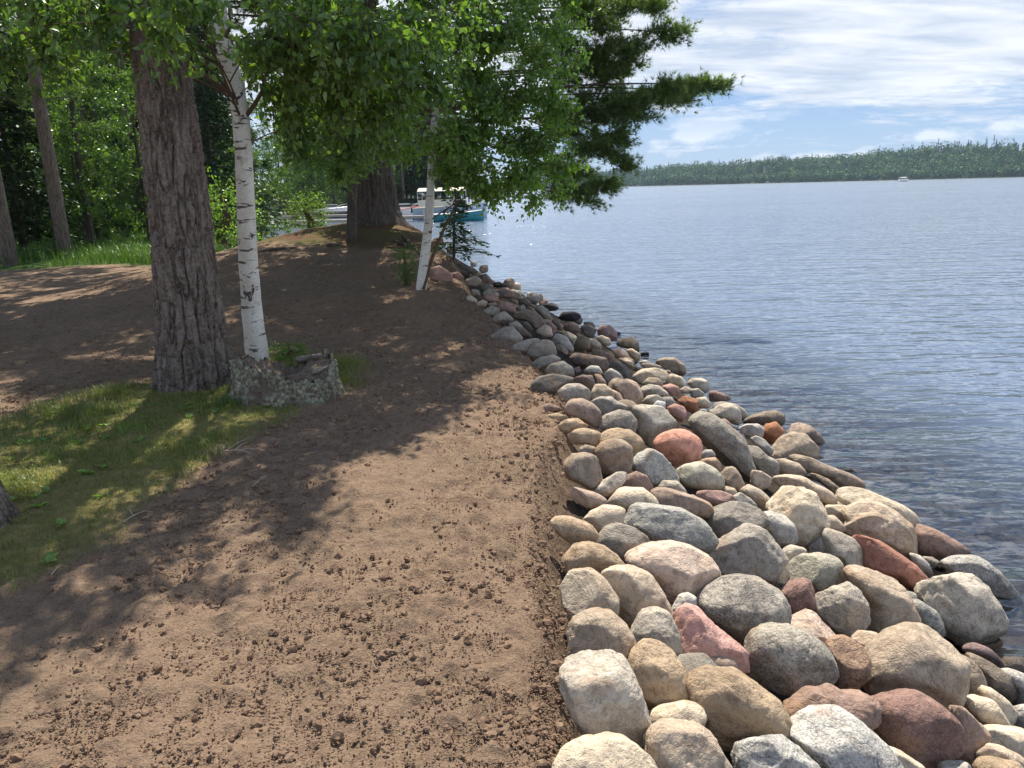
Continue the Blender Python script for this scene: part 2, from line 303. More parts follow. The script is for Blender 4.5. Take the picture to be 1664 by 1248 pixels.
# crop | colour | name | outline of the boulder
ROCKS='''
E|cgrey|angular cream and grey block with broken front|190,380 330,340 630,355 700,430 770,560 830,740 865,880 860,1060 840,1150 620,1130 400,1000 250,780 185,600 180,460
C|tan|big smooth round tan boulder|140,960 230,860 350,805 470,820 560,900 620,1000 625,1080 590,1170 400,1180 200,1110
E|gold|upright golden tan oval boulder|850,222 980,240 1080,320 1150,440 1200,570 1200,690 1000,740 850,790 770,620 720,450 760,310
E|cream|small flat cream cobble|880,820 940,770 1180,718 1280,740 1335,810 1300,910 1050,900 900,920
E|tan|squared tan block with dark notch|890,960 980,900 1280,920 1380,1000 1470,1130 1530,1260 1500,1400 1000,1420 870,1250 870,1080
E|cream|wide cream dome cut by the bottom edge|80,1248 200,1110 350,1040 550,1012 700,1050 850,1160 940,1260 900,1400 500,1450 100,1380
E|gold|lumpy yellow and grey banded block|1210,590 1290,470 1380,420 1560,460 1700,540 1900,690 2005,850 2000,940 1850,1010 1600,1050 1420,1040 1320,930 1330,820 1215,690
F|gneiss|big dark grey boulder with a diagonal ridge|170,480 190,290 230,150 350,100 520,105 680,165 780,250 860,360 870,470 815,560 650,600 450,600 250,540 160,470
F|brown|grainy orange brown boulder|830,250 900,190 1000,190 1090,250 1150,350 1150,460 1080,570 980,640 880,570 870,430
D|pinkcream|pinkish cream block|30,890 200,810 270,840 400,985 420,1080 250,1070 60,1000
F|rbrown|low red brown angular slab|505,760 560,720 700,620 850,600 980,650 1130,650 1200,700 1220,850 1200,950 1000,1000 700,980 520,920
G|dred|big pitted dark red boulder|-80,720 0,640 200,638 350,670 480,750 600,880 630,1000 590,1130 430,1200 280,1215 60,1090 -70,980
F|granite|big pale grey granite boulder at the bottom|380,1010 540,930 720,820 850,795 970,810 1100,890 1220,1000 1330,1130 1400,1260 1350,1450 900,1450 650,1250
F|granite|flat pale grey granite slab|90,1100 120,1030 200,1000 330,990 500,1040 620,1130 750,1240 760,1400 400,1450 100,1380
F|cream|cream boulder mostly hidden|1300,1070 1450,1130 1600,1230 1700,1350 1450,1400 1350,1250
G|tan|largest tan boulder with grey face|-130,380 0,230 100,150 240,105 370,120 480,180 590,280 625,400 620,520 590,650 510,750 300,700 100,650 -80,650 -140,520
D|tan|tan wedge stone|500,1000 560,940 650,950 750,1000 680,1060 600,1120 540,1050
G|dtan|rounded brown grey boulder|620,340 700,350 780,440 820,530 810,660 700,670 620,620 600,450
G|dtan|long brown boulder|640,300 760,330 880,390 1000,470 1060,590 1060,690 950,650 830,580 800,440
G|mauve|smooth mauve boulder|655,290 700,245 780,235 870,270 950,350 980,430 940,440 850,380 740,320
G|dtan|low brown stone at the waterline|970,400 1010,350 1150,350 1200,400 1190,470 1050,450 980,440
G|lgrey|pale grey boulder at right edge|970,455 1060,450 1200,500 1250,600 1200,720 1080,710 1060,600
G|cream|leaning cream slab|800,590 880,600 1000,680 1080,760 1100,850 1050,920 950,900 850,750
G|cream|cream domed boulder|690,690 780,670 900,700 990,780 1050,900 1000,930 850,920 760,830 680,740
G|cream|cream wedge|570,700 600,630 680,680 700,740 760,830 650,800
G|pinktan|pinkish tan slab|560,745 640,745 750,850 830,930 850,1040 830,1150 760,1220 640,1170 590,1080 630,930
G|cream|long cream boulder at right edge|830,930 950,920 1160,940 1250,1020 1200,1200 1000,1090 870,1050
G|lgrey|pale rounded stone at right edge|1060,800 1120,720 1250,720 1300,850 1200,910 1080,900
G|tan|low tan slab|770,1100 860,1050 1000,1090 1120,1150 1200,1260 1000,1250 800,1200
G|gold|golden cream boulder in the bottom corner|770,1248 830,1180 920,1180 1150,1230 1200,1300 1000,1400 800,1380
G|grey|light stone at the bottom edge|450,1230 540,1210 680,1205 740,1260 700,1350 500,1350
C|gold|golden tan boulder with hollow front|150,450 230,360 320,345 420,370 500,430 560,490 520,540 400,560 260,560 160,530
C|cream|rounded cream boulder|140,640 200,545 320,525 410,580 470,660 510,720 505,820 400,860 200,870 150,760
C|tan|large tan oval|400,570 500,520 620,515 730,560 810,670 870,800 885,860 800,900 580,895 510,800 480,680
C|pinkcream|big pinkish cream boulder with rough cap|560,470 650,390 760,355 880,345 1000,375 1110,430 1180,520 1190,600 1080,700 900,740 840,700 780,600 680,530
C|dgrey|smooth brown grey oval|385,320 430,240 520,212 620,240 700,300 770,360 650,400 560,470 450,410 385,360
C|bluegrey|blue grey boulder streaked with white|520,150 560,120 650,90 800,95 950,120 1080,190 1160,290 1195,360 1080,410 950,370 800,340 720,300 600,220 530,190
C|cream|smooth cream dome|270,210 340,130 420,92 520,100 560,120 550,150 540,220 430,240 390,290 300,250
A|cream|wide cream boulder|610,1130 700,1060 780,1040 900,1050 970,1100 1040,1190 820,1220 700,1200 620,1180
C|gold|soil stained brown stone|60,210 100,170 200,170 330,220 375,280 350,350 210,350 130,290
C|cgrey|tall speckled grey boulder|580,900 660,820 760,790 850,810 880,860 920,960 940,1080 930,1120 800,1100 640,1050 600,980
C|pink|long smooth pink slab|890,850 930,790 1000,770 1080,810 1180,920 1300,1010 1390,1080 1390,1190 1300,1200 1100,1180 960,1170 930,1050 900,920
C|lgrey|small white flecked stone|885,790 930,700 990,680 1040,710 1040,770 950,790 890,830
C|gneiss|large grey oval with cracked top|1050,730 1130,650 1220,590 1350,570 1480,600 1600,680 1650,780 1630,880 1520,950 1440,980 1390,1030 1290,960 1180,880 1080,800
C|dgrey|grey brown pyramid boulder|1100,400 1200,350 1280,300 1370,240 1430,230 1490,260 1560,340 1620,420 1664,500 1640,590 1560,640 1420,590 1250,575 1200,570 1180,480
C|dgrey|weathered grey boulder|1130,170 1180,110 1290,70 1390,80 1480,130 1510,180 1480,240 1370,240 1260,310 1200,350 1140,250
C|lgrey|pale fluted boulder|1480,150 1560,135 1640,160 1700,220 1720,300 1680,370 1600,370 1540,300 1500,220
A|pinktan|flat speckled pinkish slab|970,1090 1000,1050 1100,1050 1250,1090 1400,1150 1460,1200 1450,1290 1350,1260 1200,1220 1050,1190
C|pinktan|narrow branch shaped stone|960,1180 1100,1110 1180,1080 1290,1130 1320,1200 1100,1210 1000,1240
D|green|aqua grey boulder with an orange spot|65,560 90,490 180,430 300,418 390,440 430,520 435,610 380,650 250,670 180,600 90,610
D|dred|squared dark red stone|15,680 90,610 190,590 230,620 260,730 240,800 90,830 50,760
D|cgrey|split grey boulder with sharp crease|260,680 400,630 440,600 520,650 590,750 590,850 540,940 460,970 380,940 300,850 250,800
D|tan|large flat faced tan boulder|440,530 560,520 700,560 800,600 860,700 900,780 935,870 920,920 800,960 740,990 600,930 600,750 520,640
D|red|long brick red boulder|500,310 580,298 700,340 800,410 900,480 980,560 1005,620 985,710 930,680 850,640 780,570 650,530 570,480 570,370
D|cgrey|grey tan slab|300,250 400,270 500,310 560,400 570,480 560,525 440,520 400,440 330,420 300,330
D|tan|big tan dome with crease|450,240 540,150 640,125 740,160 820,230 850,300 850,400 820,420 700,340 580,300 480,290
D|tan|ribbed tan boulder|460,130 560,75 680,80 780,130 870,210 930,290 935,380 880,435 780,400 600,300 480,220
B|cream|long cream boulder on the waterside|1020,1140 1060,1060 1150,1040 1280,1070 1420,1130 1540,1180 1620,1250 1660,1330 1640,1380 1500,1330 1250,1230 1080,1200
D|rbrown|brown wedge in the water|930,220 1020,240 1120,290 1230,350 1300,430 1200,450 1090,470 1000,430 930,410
D|lgrey|small pale stone|890,410 960,430 1010,480 1045,560 1000,570 930,500
D|cgrey|small grey stone|980,435 1050,440 1095,470 1050,510 1000,480
D|granite|black and white granite boulder at the water|1040,530 1120,480 1250,440 1370,450 1450,510 1540,610 1600,700 1630,780 1590,830 1480,850 1440,760 1380,650 1300,580 1180,550
D|cgrey|large squared cream boulder|1000,600 1080,560 1200,548 1300,560 1370,640 1440,740 1490,830 1490,920 1430,1010 1330,1040 1200,1030 1110,930 1040,800 980,710
D|bluegrey|rough blue grey stone|880,740 960,735 1060,800 1115,880 1120,980 1040,950 950,910 930,850
D|bluegrey|small blue grey stone|850,665 920,680 990,730 970,760 880,740
D|cream|big cream slab|-60,100 60,-30 200,-10 300,60 330,130 300,300 210,385 100,340 -20,250
D|cgrey|small greenish stone|15,400 90,360 180,380 190,430 120,440 70,500 20,460
D|tan|small tan stone|310,160 380,160 440,220 460,290 380,270 300,240
D|cream|narrow cream stone|330,90 450,90 500,160 450,220 380,170 330,140
D|dgrey|shadowed grey stone|200,380 300,290 330,330 330,420 220,400
A|salmon|smooth salmon pink egg boulder|1000,680 1050,620 1150,585 1250,590 1330,640 1365,720 1350,800 1270,840 1180,870 1110,810 1020,740
A|bluegrey|peaked blue grey boulder|810,840 870,780 960,735 1060,780 1130,860 1190,940 1190,985 1040,990 990,1040 900,960 820,890
A|green|rounded green grey boulder|1180,900 1250,860 1370,840 1470,890 1545,970 1540,1040 1400,1055 1260,1030 1190,970
A|gold|brown tan boulder behind its twin|550,660 600,600 700,568 800,590 880,650 920,730 880,790 810,810 650,780 560,720
A|dtan|cracked brown boulder|530,750 570,690 650,660 750,670 810,720 815,830 790,920 650,920 600,930 540,830
A|dgrey|dark speckled saddle boulder|545,540 600,470 720,425 800,440 870,540 880,620 850,630 750,570 600,590
A|pale|big pale mottled boulder|820,400 900,390 1050,400 1130,480 1180,550 1100,600 1020,640 990,720 920,680 880,600 870,500
A|rbrown|upright brown stone|740,990 780,930 850,912 930,950 980,1030 970,1080 850,1060 740,1040
A|cgrey|two toned grey wedge|510,1060 600,980 700,920 780,930 730,1020 620,1110 540,1080
A|dtan|soil stained brown block|280,850 350,780 450,770 530,800 560,900 580,980 500,1050 400,1000 300,960
A|gold|tan boulder beside the soil|290,630 360,580 450,570 560,600 550,660 520,720 430,690 340,690
A|dtan|small brown stone|390,720 450,700 530,720 520,790 420,770
A|gold|low ochre slab|215,560 280,500 380,490 470,560 400,580 290,610 230,600
A|rbrown|small ochre stone half in soil|85,410 150,370 240,400 260,440 120,440
A|gold|thin ochre stone|140,460 220,450 320,480 280,510 200,520
A|pinktan|big tan boulder with pitted flank|290,400 330,345 420,335 500,370 560,430 570,480 540,570 460,520 350,470 290,450
A|grey|smooth grey boulder|490,360 560,320 650,320 720,370 790,400 740,430 600,460 520,400
A|dgrey|dark grey oval boulder|235,270 300,220 400,215 470,260 495,320 480,360 400,330 290,380 240,320
A|dark|long dark boulder|20,210 80,160 180,140 280,155 350,170 340,210 250,220 230,300 50,310 10,270
A|dbrown|brown banded block|360,170 420,145 500,150 520,220 500,300 470,250 360,205
A|cream|half lit cream boulder|500,280 530,220 600,220 660,270 670,330 600,320 500,340
A|peach|peach stone|660,260 720,290 770,380 720,360 660,330
A|peach|domed peach boulder|660,230 710,190 780,182 850,210 885,270 900,330 850,390 780,380 720,290
A|cgrey|flat grey green boulder|890,250 950,220 1030,230 1090,280 1110,310 930,310 900,300
A|pink|rounded pink boulder|1040,240 1120,215 1180,235 1200,290 1140,310 1090,270
A|cgrey|pale stone|900,360 940,310 1020,300 1080,350 1000,370 920,390
A|grey|grey stone|1050,320 1130,320 1170,380 1100,400 1050,360
A|white|bright white stone|980,390 1020,350 1080,360 1080,410 1010,410
A|pink|veined pink brown stone|1100,400 1160,375 1230,400 1250,460 1200,520 1140,470
A|orange|orange and olive stone|1180,330 1250,310 1330,340 1340,400 1310,450 1250,420 1200,370
A|cream|pale cream stone|1330,330 1400,320 1440,370 1430,410 1340,400
A|cream|flat topped cream boulder|830,150 900,100 1000,90 1090,120 1110,160 1060,190 900,220 850,190
A|tan|low tan stone|900,210 950,165 1020,170 1070,210 1040,225 920,230
A|cream|cream round stone|1080,180 1130,135 1210,160 1250,210 1230,240 1100,210
A|dtan|big brown boulder at the waterline|1000,40 1060,10 1150,10 1220,60 1240,120 1220,160 1110,110 1050,80
A|cgrey|pale boulder with dark notch|1260,210 1300,170 1380,170 1430,210 1430,260 1390,290 1290,240
A|tan|small pink tan stone|1200,260 1240,235 1290,250 1280,290 1220,290
A|grey|small speckled stone|1280,260 1340,250 1400,300 1380,330 1290,320
B|rbrown|red brown stone at the waterline|10,280 60,270 140,300 190,340 110,355 20,350
B|cgrey|smooth grey tan boulder|10,430 80,380 170,365 240,410 260,480 240,550 180,510 100,490
B|cgrey|wet grey stone|120,360 200,365 280,410 320,450 260,520 240,420
B|dtan|lumpy brown grey boulder|260,540 350,470 440,440 540,430 600,460 600,520 560,560 450,540 330,530
B|orange|orange red block|430,590 470,540 540,520 600,590 560,660 510,710 450,650
B|lgrey|white grey stone|250,570 310,535 400,535 440,570 430,640 370,640 300,620
B|lgrey|leaning pale grey stone|340,650 390,630 450,660 510,730 530,800 480,780 400,720
B|tan|angular chipped tan boulder|510,740 580,650 680,600 760,620 820,670 870,730 860,800 800,800 650,770 560,810 520,790
B|pinktan|tall rounded pinkish boulder in the water|600,620 640,560 730,525 810,550 890,620 940,700 960,780 880,810 870,730 780,620
B|dtan|long sloping slab at the waterline|580,810 680,770 800,800 960,870 1100,920 1200,970 1260,1030 1250,1070 1150,1040 1060,1040 920,950 800,920 720,840
B|dtan|narrow ridged slab|760,950 850,930 950,970 1030,1030 1065,1070 1030,1150 980,1060 880,990
B|tan|flat grey tan boulder|510,820 620,815 720,850 780,920 740,950 600,940 550,890
B|tan|broad tan boulder with groove|520,960 650,945 760,955 830,1000 940,1050 1000,1100 1010,1170 940,1180 830,1120 650,1060 520,990
B|dgrey|stained grey boulder|300,710 400,720 470,790 540,820 560,900 520,960 430,930 360,850
B|gneiss|largest speckled granite boulder|-150,520 -60,460 30,455 100,510 200,580 280,660 320,780 370,930 350,1000 290,990 150,870 50,760 -50,680 -80,600
B|tan|rounded tan stone|350,900 430,915 500,960 480,1040 400,1050 350,1010
B|cgrey|mottled grey boulder|250,1060 330,1020 420,1060 490,1130 540,1200 480,1230 380,1170 280,1090
B|grey|plain grey stone|180,1130 260,1080 340,1130 390,1180 330,1230 230,1190
B|dtan|upright grey brown stone|100,940 150,880 210,880 260,950 290,1030 250,1090 180,1060 110,1000
A|dpink|wedged dusty red boulder|1310,1090 1400,1060 1520,1065 1630,1110 1600,1180 1480,1190 1380,1150
B|tan|thin flat tan stone|105,1050 150,1030 210,1045 240,1090 200,1110 140,1085
B|dark|wet black stone in the water|1080,900 1130,880 1180,920 1180,950 1120,930
A|lgrey|small pale grey stone|1360,780 1400,740 1460,740 1480,790 1400,810
A|peach|flat peach stone|1330,840 1400,810 1480,800 1520,850 1520,910 1450,880 1360,840
A|dgrey|little dark stone|1340,440 1370,415 1410,420 1420,450 1360,455
A|dpink|low reddish stone|1510,510 1560,500 1600,530 1660,590 1600,570
A|cgrey|small two toned stone|1030,1040 1070,985 1180,990 1240,1060 1250,1100 1130,1080 1040,1050
A|pinktan|flat pink stone half buried in soil|300,1020 400,1050 520,1080 610,1130 600,1180 480,1200 360,1130
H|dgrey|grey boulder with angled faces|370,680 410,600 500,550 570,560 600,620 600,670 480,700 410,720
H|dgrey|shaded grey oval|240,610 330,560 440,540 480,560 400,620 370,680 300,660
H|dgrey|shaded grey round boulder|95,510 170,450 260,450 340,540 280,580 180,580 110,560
H|dbrown|long brown grey block|720,700 760,655 860,670 980,690 1020,730 1000,790 880,780 770,770
H|dbrown|dark brown slab|860,640 900,620 990,640 1040,680 1020,720 900,670
H|olive|olive brown egg stone|750,600 770,540 820,515 870,550 870,620 800,640 750,640
H|dgrey|low grey stone|410,740 480,690 580,670 640,700 620,730 530,760 440,790
H|dgrey|blunt grey boulder|520,790 570,740 660,720 730,770 750,830 640,850 530,820
H|lgrey|white topped stone|820,790 880,755 940,760 980,820 920,830 850,820
H|grey|slanted smooth grey slab|985,830 1040,775 1100,810 1140,860 1070,900 1010,880
H|dark|dark squared block|1020,740 1080,720 1150,750 1200,800 1200,860 1130,860 1050,790
H|peach|peach tan stone|910,820 960,830 1010,900 930,900
H|grey|grey rounded stone|570,540 620,500 690,530 740,610 730,660 620,600
H|cream|cream stone half in shade|640,490 700,485 760,520 770,560 740,620 720,560
H|pinkcream|pale pink stone|440,480 520,430 560,450 580,520 510,530
H|dpink|shaded reddish stone|520,410 560,405 610,450 600,500 570,490
H|dbrown|brown stone|670,430 720,405 780,430 800,490 740,500 670,470
H|dark|shaded dark brown stone|800,440 860,430 930,470 900,520 840,520
H|mauve|round mauve boulder at the water|935,470 970,435 1030,435 1080,480 1090,550 1050,560 950,520
H|cream|cream egg stone|920,530 970,515 1030,540 1050,600 980,590
H|cream|flat cream stone|870,540 920,540 970,610 900,625 870,600
H|gold|ochre boulder at the water|1085,590 1130,540 1210,530 1260,570 1260,640 1210,630 1150,610
H|peach|pale peach stone|1040,640 1100,610 1160,640 1190,690 1100,690
H|tan|tan oval stone|1160,630 1210,620 1270,660 1270,710 1210,690
H|tan|tan rough stone|1090,700 1150,690 1210,720 1230,780 1170,750
H|black|wet black rounded boulder|620,380 660,330 740,325 800,350 800,395 700,400
H|black|flat black rock awash|480,270 550,260 640,300 560,320 500,300
H|black|farthest black wet rock|105,100 150,88 210,110 215,135 120,130
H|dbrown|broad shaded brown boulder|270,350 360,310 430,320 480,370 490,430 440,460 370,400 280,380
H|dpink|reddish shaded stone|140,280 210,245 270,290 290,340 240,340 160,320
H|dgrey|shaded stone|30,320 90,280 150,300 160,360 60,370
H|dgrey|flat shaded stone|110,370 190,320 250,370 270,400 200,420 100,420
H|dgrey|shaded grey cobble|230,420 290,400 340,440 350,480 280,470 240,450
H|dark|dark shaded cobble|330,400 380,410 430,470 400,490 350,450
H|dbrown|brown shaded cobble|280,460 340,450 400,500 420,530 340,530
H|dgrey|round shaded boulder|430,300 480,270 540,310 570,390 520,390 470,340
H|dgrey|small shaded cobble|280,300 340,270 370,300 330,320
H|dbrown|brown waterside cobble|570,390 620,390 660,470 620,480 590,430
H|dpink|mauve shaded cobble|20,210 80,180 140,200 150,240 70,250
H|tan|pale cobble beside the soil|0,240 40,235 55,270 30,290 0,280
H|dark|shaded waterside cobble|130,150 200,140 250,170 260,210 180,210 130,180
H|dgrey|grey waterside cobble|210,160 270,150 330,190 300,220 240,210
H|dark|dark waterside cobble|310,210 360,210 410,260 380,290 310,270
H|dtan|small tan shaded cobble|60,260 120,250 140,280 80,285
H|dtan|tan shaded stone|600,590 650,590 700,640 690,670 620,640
H|black|flat dark rock awash|1270,650 1330,645 1350,670 1300,680
H|dark|distant dark cobble|0,120 60,100 110,140 60,160 10,160
H|dbrown|distant brown cobble|0,40 50,30 90,70 60,90 10,90
H|lgrey|pale cobble|1260,720 1320,710 1370,740 1280,750
H|tan|flat tan cobble|1270,750 1340,730 1440,760 1460,790 1320,780
H|mauve|small mauve cobble|740,780 790,760 800,800 760,820
H|dark|dark cobble at the waterline|1080,490 1120,490 1110,550 1085,550
I|dpink|distant pinkish boulder|0,120 50,110 110,150 120,200 50,200 0,190
I|dgrey|distant grey cobble|190,180 240,160 280,190 250,220 200,210
I|dbrown|distant brown stone|260,160 300,150 330,180 300,200
I|cream|little cream cobble beside the soil|190,280 210,262 250,290 250,315 210,305
I|tan|small pale stone beside the soil|245,310 280,290 305,300 300,325 250,330
I|dgrey|shaded flat cobble|280,250 320,230 370,260 350,280 290,280
I|dpink|shaded pinkish cobble|350,240 400,225 450,250 440,280 370,275
I|dgrey|tiny shaded cobble|220,230 260,240 270,270 230,270
I|dpink|tiny pinkish cobble|100,150 150,140 180,170 140,190
I|dgrey|waterside shaded stone|430,240 480,240 520,280 480,290 440,270
I|dtan|distant tan cobble|280,210 330,210 340,230 300,230
I|dark|distant dark stone|170,120 220,110 260,140 210,150
'''
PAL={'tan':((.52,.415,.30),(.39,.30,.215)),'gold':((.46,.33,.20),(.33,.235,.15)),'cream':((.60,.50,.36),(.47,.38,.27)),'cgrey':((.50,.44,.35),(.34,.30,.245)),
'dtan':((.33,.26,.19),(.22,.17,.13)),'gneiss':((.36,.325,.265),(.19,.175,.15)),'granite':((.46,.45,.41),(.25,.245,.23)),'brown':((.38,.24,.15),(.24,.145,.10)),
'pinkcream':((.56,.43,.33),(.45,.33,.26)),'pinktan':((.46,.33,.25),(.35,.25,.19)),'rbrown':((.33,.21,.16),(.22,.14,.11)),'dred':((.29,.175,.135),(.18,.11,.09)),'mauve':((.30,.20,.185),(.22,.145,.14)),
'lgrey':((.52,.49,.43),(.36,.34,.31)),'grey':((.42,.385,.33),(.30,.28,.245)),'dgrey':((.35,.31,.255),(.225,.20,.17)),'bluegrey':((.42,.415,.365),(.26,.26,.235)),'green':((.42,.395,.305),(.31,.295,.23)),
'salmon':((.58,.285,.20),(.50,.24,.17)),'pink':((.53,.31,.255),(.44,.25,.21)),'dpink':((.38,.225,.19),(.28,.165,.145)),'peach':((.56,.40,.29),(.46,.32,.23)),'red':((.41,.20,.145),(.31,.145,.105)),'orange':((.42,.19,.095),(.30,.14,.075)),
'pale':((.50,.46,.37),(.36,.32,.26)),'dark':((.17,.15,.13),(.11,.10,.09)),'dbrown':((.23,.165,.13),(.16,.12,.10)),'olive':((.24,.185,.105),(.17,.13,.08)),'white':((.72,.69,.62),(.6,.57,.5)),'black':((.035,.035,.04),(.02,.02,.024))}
SPECK={'granite':.9,'gneiss':.8,'bluegrey':.7,'cgrey':.45,'pale':.5,'dgrey':.4,'brown':.6,'dred':.6,'lgrey':.4}
def rockmat(key):
    a,b=PAL[key]; sp=SPECK.get(key,.14)
    def bld(t,p):
        oi=t.n.new('ShaderNodeObjectInfo'); rnd=oi.outputs['Random']
        co=t.coord(); va=t.n.new('ShaderNodeVectorMath'); va.operation='ADD'; t.ln(co,va.inputs[0]); cx=t.n.new('ShaderNodeCombineXYZ'); t.ln(t.math('MULTIPLY',rnd,37.),cx.inputs[0]); t.ln(t.math('MULTIPLY',rnd,91.),cx.inputs[1]); t.ln(cx.outputs[0],va.inputs[1]); co=va.outputs[0]
        big=t.noise(co,4.5,5,.6,.6); md=t.noise(co,22,6,.68,.3); fine=t.noise(co,110,3,.7); sv=t.vor(co,190.)
        c=t.mix(t.mapr(big,.36,.64),a,b); 
        lt=tuple(min(.85,q*1.30+.02) for q in a); dk=tuple(q*.50 for q in b)
        c=t.mix(t.mapr(md,.50,.70,0,.65),c,lt); c=t.mix(t.mapr(md,.48,.30,0,.8),c,dk)
        c=t.mix(t.mapr(fine,.50,.70,0,sp),c,lt); c=t.mix(t.mapr(fine,.46,.30,0,sp),c,dk)
        # veins and iron stains with a shape of their own
        vein=t.math('ABSOLUTE',t.math('SUBTRACT',t.noise(co,6.,3,.5,1.2),.5)); c=t.mix(t.mapr(vein,.010,.0,0,.6),c,dk)
        st=t.noise(co,3.0,4,.6,.8); c=t.mix(t.mapr(st,.56,.70,0,.5),c,(.34,.20,.10) if key not in('black','white') else a)
        hsv=t.n.new('ShaderNodeHueSaturation'); t.ln(c,hsv.inputs['Color']); t.ln(t.math('MULTIPLY_ADD',rnd,.26,.90),hsv.inputs['Value']); hsv.inputs['Saturation'].default_value=1.0
        # lighter dry soil dust where soil touches the upper row of stones is left to the mesh clods; water darkens the waterline
        g=t.n.new('ShaderNodeNewGeometry'); sz=t.n.new('ShaderNodeSeparateXYZ'); t.ln(g.outputs['Position'],sz.inputs[0])
        wet=t.mapr(t.math('ADD',sz.outputs[2],t.math('MULTIPLY',t.math('SUBTRACT',md,.5),.12)),-.92,-.83,1,0); c2=t.mix(t.math('MULTIPLY',wet,.7),hsv.outputs[0],tuple(q*.22 for q in b))
        t.ln(c2,p.inputs['Base Color']); t.ln(t.mapr(wet,0,1,.82,.3),p.inputs['Roughness'])
        h=t.math('ADD',t.math('MULTIPLY',md,1.),t.math('ADD',t.math('MULTIPLY',fine,.35),t.math('MULTIPLY',t.mapr(vein,0,.03),.12)))
        t.ln(t.bump(h,.85,.022),p.inputs['Normal'])
    return princ('rock '+key,a,.82,.25,bld)
for k_ in PAL:
    if k_ not in ('salmon','red','orange','black','white','dred','pink'): PAL[k_]=tuple(tuple(q*.80+.20*sum(c)/3*w_ for q,w_ in zip(c,(1.22,1.0,.76))) for c in PAL[k_])
RM={}
def rm(k):
    if k not in RM: RM[k]=rockmat(k)
    return RM[k]
import bmesh
ICO={}
def ico(n):
    if n not in ICO:
        bm=bmesh.new(); bmesh.ops.create_icosphere(bm,subdivisions=n,radius=1); bm.verts.ensure_lookup_table()
        ICO[n]=(np.array([v.co[:] for v in bm.verts]),np.array([[v.index for v in f.verts] for f in bm.faces])); bm.free()
    return ICO[n]
def rock_shape(seed,Rfun,D,sub,size,cuts=5,rough=.05,A=RT,B=UP,Cc=-fw):
    d,F=ico(sub); rg=np.random.default_rng(seed)
    x,y,z=d.T; rho=np.hypot(x,y)+1e-9; phi=np.arctan2(y,x); p=2.6
    s=1/((rho**p+np.abs(z)**p)**(1/p)); Rr=Rfun(phi)
    P=np.stack([x*s*Rr,y*s*Rr,z*s*D],-1)
    # soft planar facets that mostly keep the outline
    for k in range(cuts):
        n=rg.normal(size=3); n[2]=abs(n[2])+.55 if k%2==0 else -abs(n[2])-.4; n/=np.linalg.norm(n)
        h=P@n; lim=h.max()*rg.uniform(.68,.88); over=np.clip(h-lim,0,None); P=P-n*(over*.92)[:,None]
    nn=d/size*.9; P=P*(1+rough*fbm(P/size*2.6+seed*7.3,3,seed)[:,None]*1.6+rough*.35*fbm(P/size*9+seed,3,seed+5)[:,None])
    if sub>=5:
        rid=1-np.abs(fbm(P/size*3.1+seed*3.3,3,seed+9))*2; P=P*(1-.028*np.clip(rid-.80,0,1)[:,None]*5)
    W=P[:,:1]*A+P[:,1:2]*B+P[:,2:]*Cc; return W,F
def polyR(pts):
    pts=np.asarray(pts,dtype=float); x,y=pts.T; x2,y2=np.roll(x,-1),np.roll(y,-1); cr=x*y2-x2*y; A=cr.sum()/2
    cx=((x+x2)*cr).sum()/(6*A); cy=((y+y2)*cr).sum()/(6*A); q=pts-[cx,cy]; q[:,1]*=-1
    # dense sample of the outline, then smoothed radius versus angle
    dense=np.concatenate([q[i]+(q[(i+1)%len(q)]-q[i])*np.linspace(0,1,20,endpoint=False)[:,None] for i in range(len(q))])
    a=np.arctan2(dense[:,1],dense[:,0]); r=np.hypot(dense[:,0],dense[:,1]); n=96; th=np.linspace(-np.pi,np.pi,n,endpoint=False)
    o=np.argsort(a); rr=np.interp(th,a[o],r[o],period=2*np.pi)
    k=np.exp(-(np.arange(-6,7)/1.7)**2); k/=k.sum(); rr=sum(np.roll(rr,i-6)*k[i] for i in range(13))*1.085
    return (cx,cy),th,rr,abs(A)
rocks=[]
for li,line in enumerate(ROCKS.strip().splitlines()):
    c,col,desc,ps=line.split('|'); ox,oy,sc=CROP[c]
    pts=np.array([[float(v) for v in q.split(',')] for q in ps.split()])/sc+[ox,oy]
    (cx,cy),th,rr,area=polyR(pts); spx=math.sqrt(area/math.pi)
    P0=hit(cx,cy,0.0); Dp=(P0-CAM)@fw; off=.42*spx/FPX*Dp
    P0=hit(cx,cy,off); Dp=(P0-CAM)@fw
    if P0[1]>24: print('FARROCK',desc,P0)
    k=Dp/FPX; size=spx*k; Rw=rr*k
    f=lambda ph,th=th,Rw=Rw: np.interp(ph,th,Rw,period=2*np.pi)
    cuts=5 if any(s in desc for s in('block','squared','angular','wedge','slab','angled','split','pyramid','peaked')) else 3
    W,F=rock_shape(li+3,f,size*.88,5 if spx>34 else (4 if spx>13 else 3),size,cuts,.055 if cuts==5 else .035)
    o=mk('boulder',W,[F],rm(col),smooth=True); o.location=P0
    rocks.append(dict(o=o,desc=desc,px=np.array([cx,cy]),r=spx,P=P0,size=size,col=col))
LM={'smooth salmon pink egg boulder':'salmon pink egg boulder','long brick red boulder':'brick red boulder','big pitted dark red boulder':'dark red pitted boulder','long smooth pink slab':'long pink slab','orange red block':'orange red block','blue grey boulder streaked with white':'white streaked blue grey boulder','largest speckled granite boulder':'largest speckled granite boulder','bright white stone':'bright white stone','wet black rounded boulder':'wet black boulder','round mauve boulder at the water':'round mauve boulder','olive brown egg stone':'olive egg stone','largest tan boulder with grey face':'largest tan boulder','long dark boulder':'long dark boulder','broad shaded brown boulder':'broad shaded brown boulder','aqua grey boulder with an orange spot':'aqua grey boulder','big dark grey boulder with a diagonal ridge':'ridged dark grey boulder'}
for r in rocks: r['lm']=LM.get(r['desc'])
used=set()
